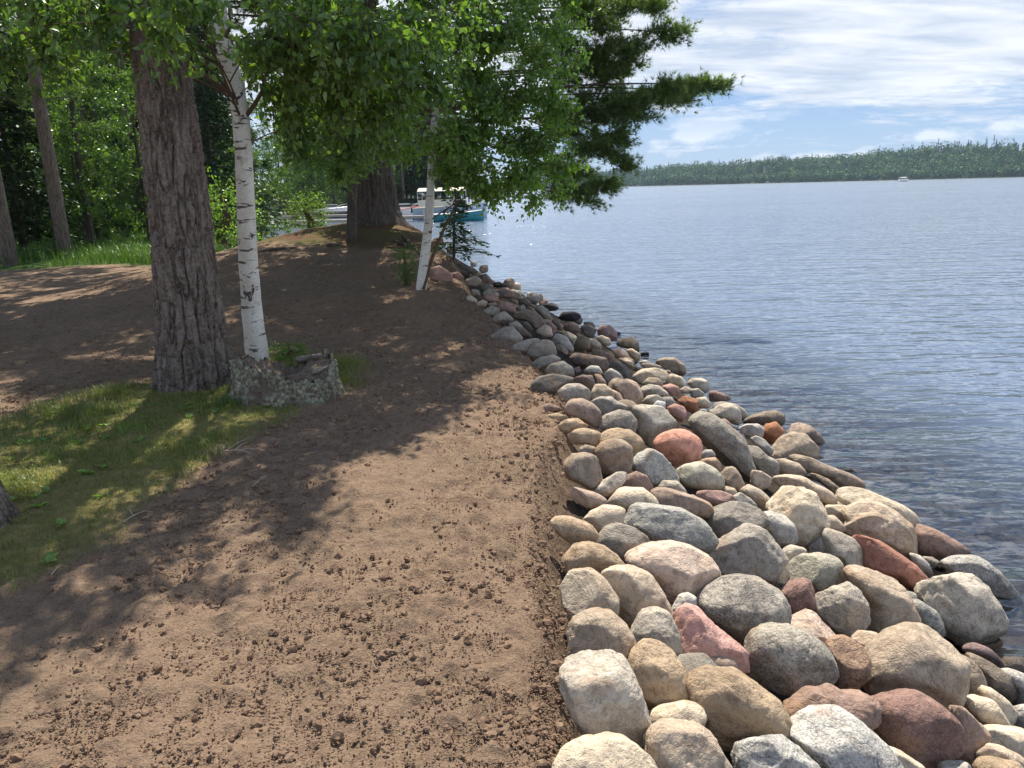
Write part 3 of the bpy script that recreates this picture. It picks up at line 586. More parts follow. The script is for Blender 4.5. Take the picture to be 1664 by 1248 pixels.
def direction(v):
    return ('right of' if v[0]>0 else 'left of') if abs(v[0])>abs(v[1]) else ('in front of' if v[1]>0 else 'behind')
for r in rocks:
    lms=sorted([q for q in rocks if q['lm'] and q is not r],key=lambda q:np.hypot(*(q['px']-r['px'])))
    opts=[r['desc']+(' of the bank' if len(r['desc'].split())<4 else '')] if r['lm'] or len(r['desc'].split())>6 else []
    for q in lms[:4]: opts.append(r['desc']+' '+direction(r['px']-q['px'])+' the '+q['lm'])
    for q in lms[:4]: opts.append(r['desc']+' farther '+direction(r['px']-q['px'])+' the '+q['lm'])
    lab=next((x for x in opts if x not in used),opts[-1]); used.add(lab)
    tag(r['o'],lab,'boulder','riprap boulders along the lake bank')
# small stones wedged between the digitised boulders
def ell(rx,ry): return lambda ph: 1/np.sqrt((np.cos(ph)/rx)**2+(np.sin(ph)/ry)**2)
protos=[]
for i in range(6):
    W,F=rock_shape(900+i,ell(.5,.36+.03*i),.40,4,.45,3,.06,A=np.array([1,0,0.]),B=np.array([0,1.,0]),Cc=np.array([0,0,1.])); protos.append(mkmesh('boulder',W,[F],smooth=True))
RP=np.array([r['P'] for r in rocks]); RS=np.array([r['size'] for r in rocks]); cnt=0; tries=0
fk=['tan','dtan','cgrey','dgrey','cream','pinktan','gneiss','rbrown','grey']; pm={}; FP=[]
while cnt<56 and tries<9000:
    tries+=1; y=1.2*math.exp(rng.uniform(0,math.log(21/1.2))); i=rng.uniform(.02,.99)
    sx=float(np.interp(y,SHORE[1:14,1],SHORE[1:14,0])); bwid=float(np.interp(y,[3,6,10,19],[2.5,2.75,2.8,2.9])); x=sx-bwid*i+.1
    z,d,_=land(np.array([x]),np.array([y])); z=z[0]; s=rng.uniform(.13,.27)*(1 if y>3 else 1.0)
    p=np.array([x,y,z-.05]); u=proj(p)
    if not(860<u[0]<1720 and u[1]<1300) and y<9: 
        if not(u[0]>860 and 1.0<y<3.5 and rng.random()<.35): continue
    dd=np.linalg.norm(RP-p,axis=1)/(RS+s*.25)
    if dd.min()<.86: continue
    if FP and min(np.linalg.norm(f-p) for f in FP)<s*.7: continue
    FP.append(p); k=rng.choice(fk); kk=(int(rng.integers(6)),k)
    if kk not in pm: me=protos[kk[0]].copy(); me.materials.append(rm(k)); pm[kk]=me
    o=bpy.data.objects.new('boulder',pm[kk]); COL.objects.link(o); o.location=p; o.scale=(s,s*rng.uniform(.8,1.1),s*.9); o.rotation_euler=(rng.uniform(-.4,.4),rng.uniform(-.4,.4),rng.uniform(0,6.28))
    tag(o,'small plain stone wedged low in the gaps between the larger boulders','boulder','small stones wedged between boulders'); cnt+=1
for i in range(30):   # the bank continues towards the viewer, below the view
    r_,c_=divmod(i,6); x=.45+c_*.42+rng.uniform(-.08,.08); y=1.12-r_*.42+rng.uniform(-.08,.08)+(.25 if c_<2 else 0)-.12*c_
    z=float(land(np.array([x]),np.array([y]))[0][0]); s=rng.uniform(.36,.48); p=np.array([x,y,z+.04]); u=proj(p+np.array([0,s*.5,s*.4]))
    if u[2]>.3 and u[1]<1262: continue
    k=rng.choice(fk); kk=(int(rng.integers(6)),k)
    if kk not in pm: me=protos[kk[0]].copy(); me.materials.append(rm(k)); pm[kk]=me
    o=bpy.data.objects.new('boulder',pm[kk]); COL.objects.link(o); o.location=p; o.scale=(s,s*.9,s*.85); o.rotation_euler=(rng.uniform(-.3,.3),rng.uniform(-.3,.3),rng.uniform(0,6.28)); tag(o,'boulder of the bank lying nearer than the bottom edge of the photo','boulder','boulders below the bottom edge')
print('rocks',len(rocks),'filler',cnt)
# cobbles on the lake bed seen through the shallows
def lumps(n,fn,sub=1,seed=5):
    d,F=ico(sub) ; P,sz=fn(n); n=len(P); rg=np.random.default_rng(seed)
    jit=1+rg.uniform(-.28,.28,(n,len(d),1)); sc=sz[:,None,None]*rg.uniform(.65,1.2,(n,1,3)); V=P[:,None]+d[None]*jit*sc
    return V.reshape(-1,3),(F[None]+np.arange(n)[:,None,None]*len(d)).reshape(-1,3)
def bedf(n):
    y=1.5*np.exp(rng.uniform(0,math.log(20/1.5),n)); x=np.interp(y,SHORE[1:14,1],SHORE[1:14,0])+rng.uniform(-.7,3.0,n)**1
    z,d,_=land(x,y); s=rng.uniform(.03,.13,n); k=d<.25; return np.stack([x,y,np.minimum(z+s*.2,WL-.04-s*1.5)],-1)[k],s[k]
V,F=lumps(1400,bedf,2,8)
tag(mk('lake_bed_stones',V,[F],rm('dtan'),smooth=True),'brown cobbles on the lake bed under the shallow water','stones',kind='stuff')
# soil clods
def clodf(n,big=False):
    y=1.55*np.exp(rng.uniform(0,math.log(13/1.55),n)); x=rng.uniform(-1,1,n)*(y*.72+.2)
    e=rng.random(n)<.07; x=np.where(e,np.interp(y,[1,2.3,3,3.9,5.7,8,10,12],[.16,.16,.17,.3,.33,-.05,-.4,-.9])+rng.normal(0,.14,n)-.05,x)
    z,d,bw=land(x,y); g=gmask(x,y); cl=fbm(np.stack([x*1.5,y*1.5],-1),3,55)
    k=(d/bw>1.0-.06*rng.random(n))&(x>-7)&(rng.random(n)>g*.93)&(lmask(x,y)<.5)&(rng.random(n)<.55+.9*cl+e*.4)
    s=.0026+.0030*rng.pareto(2.6,n).clip(0,5); s*=np.where(y>5,1.25,1); k&=(s>.0062) if big else (s<=.0062)
    return np.stack([x,y,z+.010-s*.15],-1)[k],s[k]
def clodm(t,p):
    co=t.coord(); n=t.noise(co,37,3,.6); c=t.mix(t.mapr(n,.3,.7),(.12,.078,.053),(.27,.185,.125)); c=t.mix(t.mapr(t.noise(co,3.,2,.5),.4,.6,0,.35),c,(.17,.105,.07)); t.ln(c,p.inputs['Base Color']); t.ln(t.bump(t.noise(co,230,3,.6),.6,.004),p.inputs['Normal'])
V,F=lumps(150000,clodf,1,6)
tag(mk('soil_clods',V,[F],princ('soil clods',(.2,.13,.1),.95,.1,clodm),smooth=True),'fine brown crumbs strewn over the bare soil','soil',kind='stuff')
V,F=lumps(95000,lambda n:clodf(n,True),2,16)
V+=.10*.03*fbm(V*90,2,3)[:,None]
tag(mk('soil_clods',V,[F],bpy.data.materials['soil clods'],smooth=False),'larger broken brown clods lying on the bare soil','soil',kind='stuff')
# ---------------- vegetation ----------------
def barkmat(name,c1,c2,c3,sc=(9,9,1.6),bs=.9,bd=.03,lichen=0.):
    def bld(t,p):
        co=t.coord(); m=t.mapping(co,scale=sc); n=t.noise(m,1.5,6,.65,.5); f=t.noise(co,45,4,.7); 
        c=t.mix(t.mapr(n,.38,.62),c1,c2); c=t.mix(t.mapr(f,.45,.75,0,.7),c,c3); c=t.mix(t.mapr(f,.4,.25,0,.5),c,tuple(q*.5 for q in c1))
        if lichen: c=t.mix(t.mapr(t.noise(co,7,5,.7),.62,.68,0,lichen),c,(.30,.34,.26))
        t.ln(c,p.inputs['Base Color']); t.ln(t.bump(t.math('ADD',n,t.math('MULTIPLY',f,.3)),bs,bd),p.inputs['Normal'])
    return princ(name,c2,.93,.1,bld)
BK_pine=barkmat('pine bark',(.075,.052,.040),(.22,.18,.15),(.33,.29,.255),(16,16,3.2),1.,.03,.25)
BK_dark=barkmat('dark bark',(.045,.036,.03),(.115,.095,.078),(.19,.165,.14),lichen=.3)
BK_twig=princ('twig bark',(.12,.085,.06),.9,.1)
def birchbld(t,p):
    co=t.coord(); m=t.mapping(co,scale=(5,5,26)); n=t.noise(m,1.0,3,.6,.4); big=t.noise(t.mapping(co,scale=(6,6,7)),1,4,.6,.8); f=t.noise(co,60,3,.6)
    c=t.mix(t.mapr(f,.3,.7),(.60,.57,.50),(.80,.78,.72)); c=t.mix(t.mapr(t.noise(co,3,4,.6),.42,.62,0,.7),c,(.50,.43,.34)); c=t.mix(t.mapr(t.noise(co,9,4,.7),.60,.66,0,.5),c,(.30,.27,.22))
    c=t.mix(t.mapr(n,.60,.64,0,.92),c,(.06,.05,.045)); c=t.mix(t.mapr(big,.61,.64,0,.95),c,(.05,.042,.038))
    t.ln(c,p.inputs['Base Color']); t.ln(t.bump(t.math('ADD',n,f),.4,.006),p.inputs['Normal'])
BK_birch=princ('birch bark',(.75,.72,.66),.7,.2,birchbld)
def leafmat(name,a,b,trans=.45,gl=.12):
    m,t,out=mat(name); v=t.attr('tint'); oi=t.n.new('ShaderNodeObjectInfo')
    c=t.mix(v,a,b); hs=t.n.new('ShaderNodeHueSaturation'); t.ln(c,hs.inputs['Color']); t.ln(t.math('MULTIPLY_ADD',oi.outputs['Random'],.4,.8),hs.inputs['Value'])
    c=hs.outputs[0]; d=t.n.new('ShaderNodeBsdfDiffuse'); tl=t.n.new('ShaderNodeBsdfTranslucent'); g=t.n.new('ShaderNodeBsdfGlossy'); g.inputs['Roughness'].default_value=.42; g.inputs[0].default_value=(.8,.9,.8,1)
    t.ln(c,d.inputs[0]); t.ln(t.mix(1.,c,(1.25,1.35,.55),'MULTIPLY'),tl.inputs[0])
    x=t.n.new('ShaderNodeMixShader'); x.inputs[0].default_value=trans; t.ln(d.outputs[0],x.inputs[1]); t.ln(tl.outputs[0],x.inputs[2])
    y=t.n.new('ShaderNodeMixShader'); y.inputs[0].default_value=gl*.5; t.ln(x.outputs[0],y.inputs[1]); t.ln(g.outputs[0],y.inputs[2]); t.ln(y.outputs[0],out.inputs[0]); return m
LF_birch=leafmat('birch leaf',(.07,.155,.022),(.20,.32,.055),.55)
LF_birch2=leafmat('young birch leaf',(.07,.155,.022),(.24,.38,.06),.57)
LF_maple=leafmat('broad leaf',(.04,.09,.016),(.15,.25,.04),.46)
LF_yel=leafmat('bright shrub leaf',(.10,.20,.025),(.25,.38,.06),.5)
LF_pine=leafmat('pine needle',(.05,.095,.025),(.21,.30,.075),.40,.10)
LF_spruce=leafmat('spruce needle',(.014,.034,.014),(.045,.085,.028),.15,.08)
LF_grass=leafmat('grass blade',(.10,.15,.03),(.32,.33,.09),.4,.1)
LF_tall=leafmat('tall grass blade',(.04,.09,.018),(.12,.20,.04),.4,.1)
def rball(n,rg=None):
    rg=rg or rng; d=norm(rg.normal(size=(n,3))); return d*(rg.random((n,1))**(1/2.4))
def leaf6(C,T,L,Wd,nrm=None):
    """two quads folded on the midrib, blade from stalk C along T"""
    n=len(C); N=norm(rng.normal(size=(n,3))) if nrm is None else nrm; Sd=norm(np.cross(T,N)); N=np.cross(Sd,T)
    L=np.reshape(np.broadcast_to(L,(n,)),(n,1)); W_=L*Wd; f=L*.10
    V=np.stack([C,C+T*L*.30+Sd*W_+N*f,C+T*L*.66+Sd*W_*.62+N*f*.8,C+T*L-N*f*.4,C+T*L*.66-Sd*W_*.62+N*f*.8,C+T*L*.30-Sd*W_+N*f],1).reshape(-1,3)
    b=np.arange(n)[:,None]*6; F=np.concatenate([b+[[0,1,2,3]],b+[[0,3,4,5]]],1).reshape(-1,4); return V,F
def leaf4(C,T,L,Wd,nrm=None):
    n=len(C); N=norm(rng.normal(size=(n,3))) if nrm is None else nrm; Sd=norm(np.cross(T,N)); L=np.reshape(np.broadcast_to(L,(n,)),(n,1)); W_=L*Wd
    V=np.stack([C,C+T*L*.45+Sd*W_,C+T*L,C+T*L*.45-Sd*W_],1).reshape(-1,3); F=(np.arange(n)[:,None]*4+[[0,1,2,3]]); return V,F
def bez(a,b,c,n=8):
    t_=np.linspace(0,1,n)[:,None]; return (1-t_)**2*a+2*t_*(1-t_)*b+t_**2*c
def near_on(pl,p):
    pl=np.asarray(pl); i=np.argmin(np.linalg.norm(pl-p,axis=1)); return i
def crown(mbw,trunk,trad,ells,leaf=.06,per=9,droop=.5,six=True,wd=.36,twl=(.16,.42),limb_r=.35,skip_limb=False,drop_attach=.3,Tdown=.55):
    """woody parts go into mbw, returns leaf mesh (V,F,tint)"""
    pool=[]; Cs=[];Ts=[];tint=[]; trunk=np.asarray(trunk,dtype=float); SA=[];SB=[]
    for e in ells:
        c=np.array(e[0],dtype=float); r=np.array(e[1],dtype=float); ntw=e[2]
        # attach lower on the trunk than the clump
        hd=np.hypot(*(c[:2]-trunk[near_on(trunk,c)][:2])); tgt=c.copy(); tgt[2]-=hd*drop_attach
        i=near_on(trunk,np.array([*trunk[near_on(trunk,tgt)][:2],tgt[2]])); a=trunk[i]; lim=trad[i]*.5
        if len(pool)>40:
            pp=np.array([q[:3] for q in pool]); t2=c+.5*(a-c); j=near_on(pp,t2)
            if np.linalg.norm(pp[j]-c)<np.linalg.norm(a-c)*.85: a=pp[j]; lim=pool[j][3]
        ra=min(lim,.004+.004*np.linalg.norm(c-a))
        mid=(a+c)/2+np.array([0,0,.12*np.linalg.norm(c-a)])+rng.normal(size=3)*.08
        L=bez(a,mid,c,9)
        if not skip_limb: mbw.tube(L,np.linspace(ra,max(ra*.3,.003),9),6,False)
        pool+=[(*L[q],ra*(1-.08*q)*.8) for q in range(2,8)]
        nsub=max(3,int(ntw/14)); ends=c+rball(nsub)*r
        st=L[rng.integers(4,9,nsub)]; 
        for s_,e_ in zip(st,ends):
            B_=bez(s_,(s_+e_)/2+np.array([0,0,.08]),e_,5); mbw.tube(B_,np.linspace(.007,.003,5),4,False)
        k=rng.integers(0,nsub,ntw); u=rng.uniform(.25,1.02,(ntw,1)); tb=st[k]+(ends[k]-st[k])*u
        td=norm(norm(ends[k]-st[k])*.6+rng.normal(size=(ntw,3))*.8+np.array([0,0,-droop])); tl=rng.uniform(*twl,(ntw,1)); te=tb+td*tl
        SA.append(tb);SB.append(te)
        for q in range(per):
            f=(q+.6)/per; P=tb+td*tl*f+rng.normal(size=(ntw,3))*.02; Cs.append(P)
            Ts.append(norm(rng.normal(size=(ntw,3))*.6+td*.4+np.array([0,0,-Tdown]))); 
    A=np.concatenate(SA);B=np.concatenate(SB); V,F=sticks(A,B,.0028,.0014); mbw.add(V,F)
    C=np.concatenate(Cs);T=np.concatenate(Ts); n=len(C); Ls=leaf*rng.uniform(.65,1.15,n)
    V,F=(leaf6 if six else leaf4)(C,T,Ls,wd); tn=np.clip(.45+.5*fbm(C*1.3,2,5)+rng.normal(0,.2,n),0,1); tn=np.repeat(tn,2 if six else 1)
    return V,F,tn
def treething(name,label,cat,base,group=None):
    o=empty(name,base); return tag(o,label,cat,group)

# --- big pine (rough ridged trunk)
def ridged_trunk(pts,rad,nt=260,nl=520,amp=.028,flare=None,seed=0,furrow=17.):
    P=np.asarray(pts,dtype=float); s=np.concatenate([[0],np.cumsum(np.linalg.norm(np.diff(P,axis=0),axis=1))]); u=np.linspace(0,s[-1],nl)
    C=np.stack([np.interp(u,s,P[:,k]) for k in range(3)],-1); r=np.interp(u,s,rad); th=np.linspace(0,2*np.pi,nt,endpoint=False)
    TH,U=np.meshgrid(th,u); ring=np.stack([np.cos(TH),np.sin(TH)],-1)
    wx=np.stack([ring[...,0]*r[:,None],ring[...,1]*r[:,None],U*.16],-1); warp=fbm(np.stack([ring[...,0]*.6,ring[...,1]*.6,U*1.1],-1)*2,3,seed+3)*.035
    q=np.stack([wx[...,0]+warp,wx[...,1]-warp,wx[...,2]],-1)*furrow
    rid=1-np.abs(fbm(q,2,seed,.45))*4.6; fine=fbm(q*np.array([2.2,2.2,6]),3,seed+7); h=-np.clip(rid,0,1)**1.3
    cross=np.clip(1-np.abs(vnoise(np.stack([ring[...,0]*3,ring[...,1]*3,U*9],-1),seed+4))*5,0,1)
    rr=r[:,None]*(1+.05*fbm(np.stack([ring[...,0],ring[...,1],U*.8],-1)*1.3,2,seed+1))+amp*h-amp*.35*cross+amp*.25*fine
    if flare is not None:
        lob=.5+.5*np.cos(TH*5+seed+.8*np.sin(TH*2)); rr=rr+flare*np.exp(-U/.16)*(.35+.65*lob)+flare*.35*np.exp(-U/.5)
    V=np.stack([C[:,0:1]+ring[...,0]*rr,C[:,1:2]+ring[...,1]*rr,np.broadcast_to(C[:,2:3],rr.shape)],-1).reshape(-1,3)
    i=np.arange(nl-1)[:,None]*nt; j=np.arange(nt)[None]; j2=(j+1)%nt; F=np.stack([i+j,i+j2,i+nt+j2,i+nt+j],-1).reshape(-1,4); return V,F
def trunk_px(l,dist,ext=None):
    return [at(x,y,dist if np.isscalar(dist) else dist[i]) for i,(x,y) in enumerate(l)]
D1=6.55
bp=trunk_px([(326,660),(320,625),(308,500),(292,350),(272,180),(255,40),(245,-60)],[6.5,D1,D1,D1,D1,D1,D1]); bp=[np.array(p) for p in bp]
dirp=norm(bp[-1]-bp[-2]); tip=bp[-1]; bp2=[tip+dirp*k for k in (1.5,3.5,6,9,12.5)]
base=np.array([bp[1][0],bp[1][1],gz(bp[1][0],bp[1][1])-.02])
T=treething('pine_tree','massive rough ridged pine trunk beside the leaning white birch','tree',base)
V,F=ridged_trunk(bp+bp2[:2],[.32,.30,.262,.240,.222,.205,.195,.17,.14],flare=.17,amp=.038,furrow=15.5,nl=760,nt=300)
loc_child('trunk',V,[F],BK_pine,T,smooth=True)
mb=MB(); mb.tube([bp2[1]]+bp2[2:],[.15,.13,.10,.02],12)
def needle_tufts(C,outd,L=.10,k=12,w=.0028,spread=.9):
    n=len(C); Cn=np.repeat(C,k,0); T_=norm(np.repeat(outd,k,0)+rng.normal(size=(n*k,3))*spread*.6); Ls=(L*rng.uniform(.7,1.1,n*k))[:,None]
    Sd=norm(np.cross(T_,rng.normal(size=(n*k,3))))*w; V=np.stack([Cn+Sd,Cn-Sd,Cn+T_*Ls],1).reshape(-1,3); return V,np.arange(n*k*3).reshape(-1,3)
def pine_crown(mbw,trunk,trad,ells,L=.10,k=12,w=.0028,lift=.35,limbs=True,spread=.9):
    Vs=[];Fs=[];tt=[];n0=0; trunk=np.asarray(trunk,dtype=float)
    for e in ells:
        c=np.array(e[0],dtype=float); r=np.array(e[1],dtype=float); nt=e[2]
        i=near_on(trunk,c+np.array([0,0,(.30 if c[2]<2.5 else -.02)*np.hypot(*(c-trunk[near_on(trunk,c)])[:2])])); a=trunk[i]
        if limbs:
            Lb=bez(a,(a+c)/2+np.array([0,0,.05*np.linalg.norm(c-a)])+rng.normal(size=3)*.15,c,9); mbw.tube(Lb,np.linspace(min(trad[i]*.4,.014+.0045*np.linalg.norm(c-a)),.006,9),6,False)
        ns=max(4,nt//26); ends=c+rball(ns)*r; st=c+(ends-c)*.15+norm(a-c)*r.min()*.5*rng.random((ns,1)); V,F=sticks(st,ends,.006,.003); mbw.add(V,F)
        kk=rng.integers(0,ns,nt); P=st[kk]+(ends[kk]-st[kk])*rng.uniform(.25,1.05,(nt,1))+rng.normal(size=(nt,3))*np.array([.09,.09,.05])
        od=norm(norm(ends[kk]-st[kk])+np.array([0,0,lift])+rng.normal(size=(nt,3))*.35); V,F=needle_tufts(P,od,L,k,w,spread); Vs.append(V);Fs.append(F+n0);n0+=len(V)
        tt.append(np.repeat(np.clip(.4+.25*(P[:,2]-c[2])/r[2]+rng.normal(0,.2,nt),0,1),k))  # tint rises with height in each clump, painting sunlit tops
    return np.concatenate(Vs),np.concatenate(Fs),np.concatenate(tt)
top=bp2[-1]; ells=[(top+np.array([math.cos(a)*1.6,math.sin(a)*1.6,-1.2*(q%3)]),(1.2,1.2,.45),120) for q,a in enumerate(np.linspace(0,6.28,9)[:-1])]
V,F,tn=pine_crown(mb,[bp2[2],bp2[3],bp2[4]],[.1,.08,.05],ells,w=.006,k=8)
Wd,Fw=mb.out(); loc_child('branches',Wd,Fw,BK_pine,T); loc_child('crown',V,[F],LF_pine,T,attrs={'tint':('FACE',tn)})

# --- birch beside the pine
D2=7.2
bt=trunk_px([(424,606),(420,592),(409,500),(402,400),(398,300),(396,250),(391,190),(384,140),(370,95),(359,60),(357,20),(357,-20),(362,-80)],D2)
btop=[bt[-1]+np.array([.08*k,.06*k*.5,k]) for k in (.8,1.7,2.7,3.8)]; btr=[.108,.104,.092,.084,.079,.077,.072,.068,.07,.062,.060,.057,.054,.047,.038,.028,.012]
TR=bt+btop
base=np.array([bt[1][0],bt[1][1],gz(bt[1][0],bt[1][1])-.02])
T=treething('birch_tree','leaning white birch with black marks just right of the big rough trunk','tree',base)
tmb=MB(); sN=60; s=np.linspace(0,len(TR)-1,sN); TP=np.stack([np.interp(s,range(len(TR)),np.array(TR)[:,k]) for k in range(3)],-1); 
TP[2:-1]+=.004*np.stack([fbm(np.c_[s[2:-1]*2.2,s[2:-1]*0],2,k) for k in range(3)],-1)
tmb.tube(TP,np.interp(s,range(len(TR)),btr)*(1+.05*fbm(np.c_[s*3,s*0],2,9))+.05*np.exp(-s/.5),20)
V,F=tmb.out(); loc_child('trunk',V,F,BK_birch,T,smooth=True)
mb=MB()
# two branches seen against the big trunk and to the right
for l,r_ in (([(399,178),(372,150),(330,120),(290,95),(250,70),(205,42),(160,10)],.024),([(399,190),(412,172),(425,150),(432,120),(445,80),(470,30)],.022),([(362,70),(375,40),(370,0)],.02),([(432,140),(420,100),(395,60)],.012),([(160,10),(110,-10),(40,8),(-40,10)],.011)):
    P=trunk_px(l,[D2-.08*k for k in range(len(l))]); mb.tube(P,np.linspace(r_,r_*.3,len(P)),8)
W=lambda px,py,d:at(px,py,d)
clumps=[(W(30,10,6.6),(.55,.5,.34),60),(W(60,70,6.9),(.6,.5,.30),60),(W(130,0,6.2),(.55,.5,.28),60),(W(215,-5,5.6),(.45,.4,.20),30),(W(300,-20,5.2),(.4,.4,.18),24),(W(265,78,6.1),(.12,.12,.12),4),(W(290,45,5.8),(.2,.2,.14),9),
 (W(470,40,6.6),(.42,.5,.36),75),(W(450,140,7.2),(.30,.4,.34),50),(W(530,30,6.2),(.45,.5,.35),90),(W(560,130,6.9),(.42,.5,.38),95),(W(600,55,6.6),(.42,.5,.36),80),(W(500,210,7.6),(.30,.4,.26),45),(W(660,25,6.9),(.45,.5,.3),70),(W(625,170,7.4),(.36,.5,.34),70),(W(415,60,7.4),(.25,.3,.3),26),(W(575,235,7.9),(.34,.4,.22),40),(W(690,110,7.6),(.36,.4,.3),45),(W(740,20,7.6),(.4,.4,.25),45)]
def shade(gx,gy,h,r,n):  # leaf clump added above the view, on the sun ray, to shade that ground point
    k=h/sund[2]; return ((gx+sund[0]*k,gy+sund[1]*k,h),r,n)
SH=[shade(-2.4,2.95,4.3,(.62,.5,.35),60),shade(-1.95,3.3,4.6,(.55,.5,.35),60),shade(-1.55,3.75,4.8,(.5,.5,.35),55),shade(-1.85,4.5,4.6,(.6,.55,.35),75),shade(-1.2,4.5,4.9,(.5,.5,.35),60),shade(-1.45,2.75,4.4,(.30,.25,.2),20),shade(-1.0,3.35,4.6,(.26,.22,.2),16),shade(-.95,5.2,4.4,(.5,.5,.35),60),shade(-1.6,5.6,4.2,(.6,.55,.4),80),shade(-2.6,4.6,5.0,(.5,.5,.35),30),shade(-2.3,2.3,4.3,(.4,.3,.25),28),shade(-1.3,6.6,4.7,(.7,.6,.4),90),shade(-.7,6.5,4.2,(.4,.5,.4),55),shade(-3.3,5.6,5.2,(.6,.6,.4),22),shade(-.75,4.9,4.7,(.35,.4,.3),35),shade(-1.9,2.75,4.2,(.4,.35,.25),40),shade(-1.3,3.9,4.6,(.5,.5,.3),50),shade(-.6,5.9,4.5,(.4,.4,.3),45),shade(-1.7,2.35,4.2,(.25,.2,.2),18),shade(-3.3,5.1,5.4,(.6,.5,.35),50),shade(-3.9,4.2,5.6,(.6,.5,.35),45),shade(-3.0,3.6,5.2,(.5,.5,.35),40),shade(-2.2,5.7,5.0,(.5,.5,.35),40),shade(-1.9,5.0,5.2,(.5,.4,.35),35),shade(-4.4,5.4,5.6,(.6,.5,.35),40),shade(-3.2,7.4,5.2,(.9,.7,.4),60),shade(-4.4,7.3,5.6,(.9,.7,.4),60),shade(-1.8,7.4,5.6,(.9,.7,.4),70),shade(-.8,7.4,5.2,(.6,.6,.4),60),shade(-2.4,6.6,5.6,(.8,.7,.4),50)]
SH=[(a,tuple(q*1.15 for q in b),int(c*2.3)) for a,b,c in SH]
clumps=[(a,b,int(c*1.6)) for a,b,c in clumps]+[(W(520,120,8.6),(.6,.5,.4),120),(W(600,200,8.8),(.5,.5,.3),80),(W(640,90,8.8),(.6,.5,.4),110),(W(560,20,8.4),(.7,.5,.4),120),(W(480,60,8.4),(.4,.5,.4),60),(W(520,200,9.0),(.4,.4,.28),50)]
V,F,tn=crown(mb,TP,np.interp(s,range(len(TR)),btr),clumps+SH,leaf=.068,per=8,droop=.7,wd=.36,twl=(.15,.42))
Wd,Fw=mb.out(); loc_child('branches',Wd,Fw,BK_twig,T); loc_child('crown',V,[F],LF_birch,T,attrs={'tint':('FACE',tn)})

# --- young birch by the boulders
D3=10.9
bt=trunk_px([(681,486),(684,474),(690,420),(697,360),(700,300),(703,230),(709,160),(714,100),(717,40),(722,-40)],D3)
g3=gz(bt[1][0],bt[1][1]); base=np.array([bt[1][0],bt[1][1],g3]); bt[0][2]=g3-.1
bt+= [bt[-1]+np.array([.1*k,.05*k,k]) for k in (.8,1.7,2.6)]; r3=[.088,.078,.068,.062,.056,.05,.046,.042,.038,.032,.024,.016,.006]
T=treething('birch_tree','slender young white birch leaning at the top of the boulder bank','tree',base)
tmb=MB(); tmb.tube(bt,r3,14); V,F=tmb.out(); loc_child('trunk',V,F,BK_birch,T,smooth=True)
mb=MB(); P=[at(687,470,D3-.05),at(700,425,D3),at(722,370,D3+.1),at(745,325,D3+.1)]; mb.tube(P,[.032,.026,.02,.01],8)
clumps=[(W(760,60,10.6),(.9,.7,.5),150),(W(860,40,10.6),(.7,.7,.5),110),(W(900,130,10.5),(.48,.6,.45),90),(W(830,170,10.2),(.75,.7,.5),140),(W(760,230,10.3),(.7,.6,.45),130),(W(880,225,10.3),(.55,.6,.35),100),(W(850,285,10.2),(.5,.5,.28),75),(W(790,300,10.4),(.5,.5,.26),70),(W(745,275,10.6),(.35,.5,.2),38),(W(620,230,10.9),(.62,.6,.3),85),(W(560,270,11.2),(.5,.6,.26),55),(W(650,150,11.0),(.7,.6,.5),100),(W(560,190,11.3),(.6,.6,.4),80),(W(490,230,11.6),(.45,.5,.3),45),(W(700,-20,10.9),(1.2,.9,.5),140),(W(840,-40,10.9),(.9,.8,.4),80),(W(925,180,10.3),(.22,.3,.22),24),(W(918,265,10.2),(.22,.3,.16),20),(W(780,120,10.9),(.8,.6,.4),90),(W(890,320,10.2),(.25,.3,.14),16)]
SH3=[shade(gx,gy,h,(.8,.7,.4),120) for gx,gy,h in ((.5,7.6,4.8),(.8,9.2,4.6),(.3,10.4,4.4),(.9,8.4,5.2),(1.1,10.2,4.4),(-2.6,7.6,5.4),(-2.2,8.8,5.0),(-.5,10.2,4.4),(-1.3,10.0,5.0),(-.3,7.0,5.6),(.35,7.6,5.4),(-1.1,7.3,5.8),(.5,8.4,4.6),(-.1,8.3,5.2),(-1.9,8.0,5.2),(-.6,6.6,6.4),(.3,6.9,6.2),(-1.2,8.9,4.6))]
clumps=[(a,b,int(c*1.75)) for a,b,c in clumps]+SH3
V,F,tn=crown(mb,bt,r3,clumps,leaf=.064,per=10,droop=.35,wd=.34,twl=(.14,.36),drop_attach=.25)
Wd,Fw=mb.out(); loc_child('branches',Wd,Fw,BK_twig,T); loc_child('crown',V,[F],LF_birch2,T,attrs={'tint':('FACE',tn)})

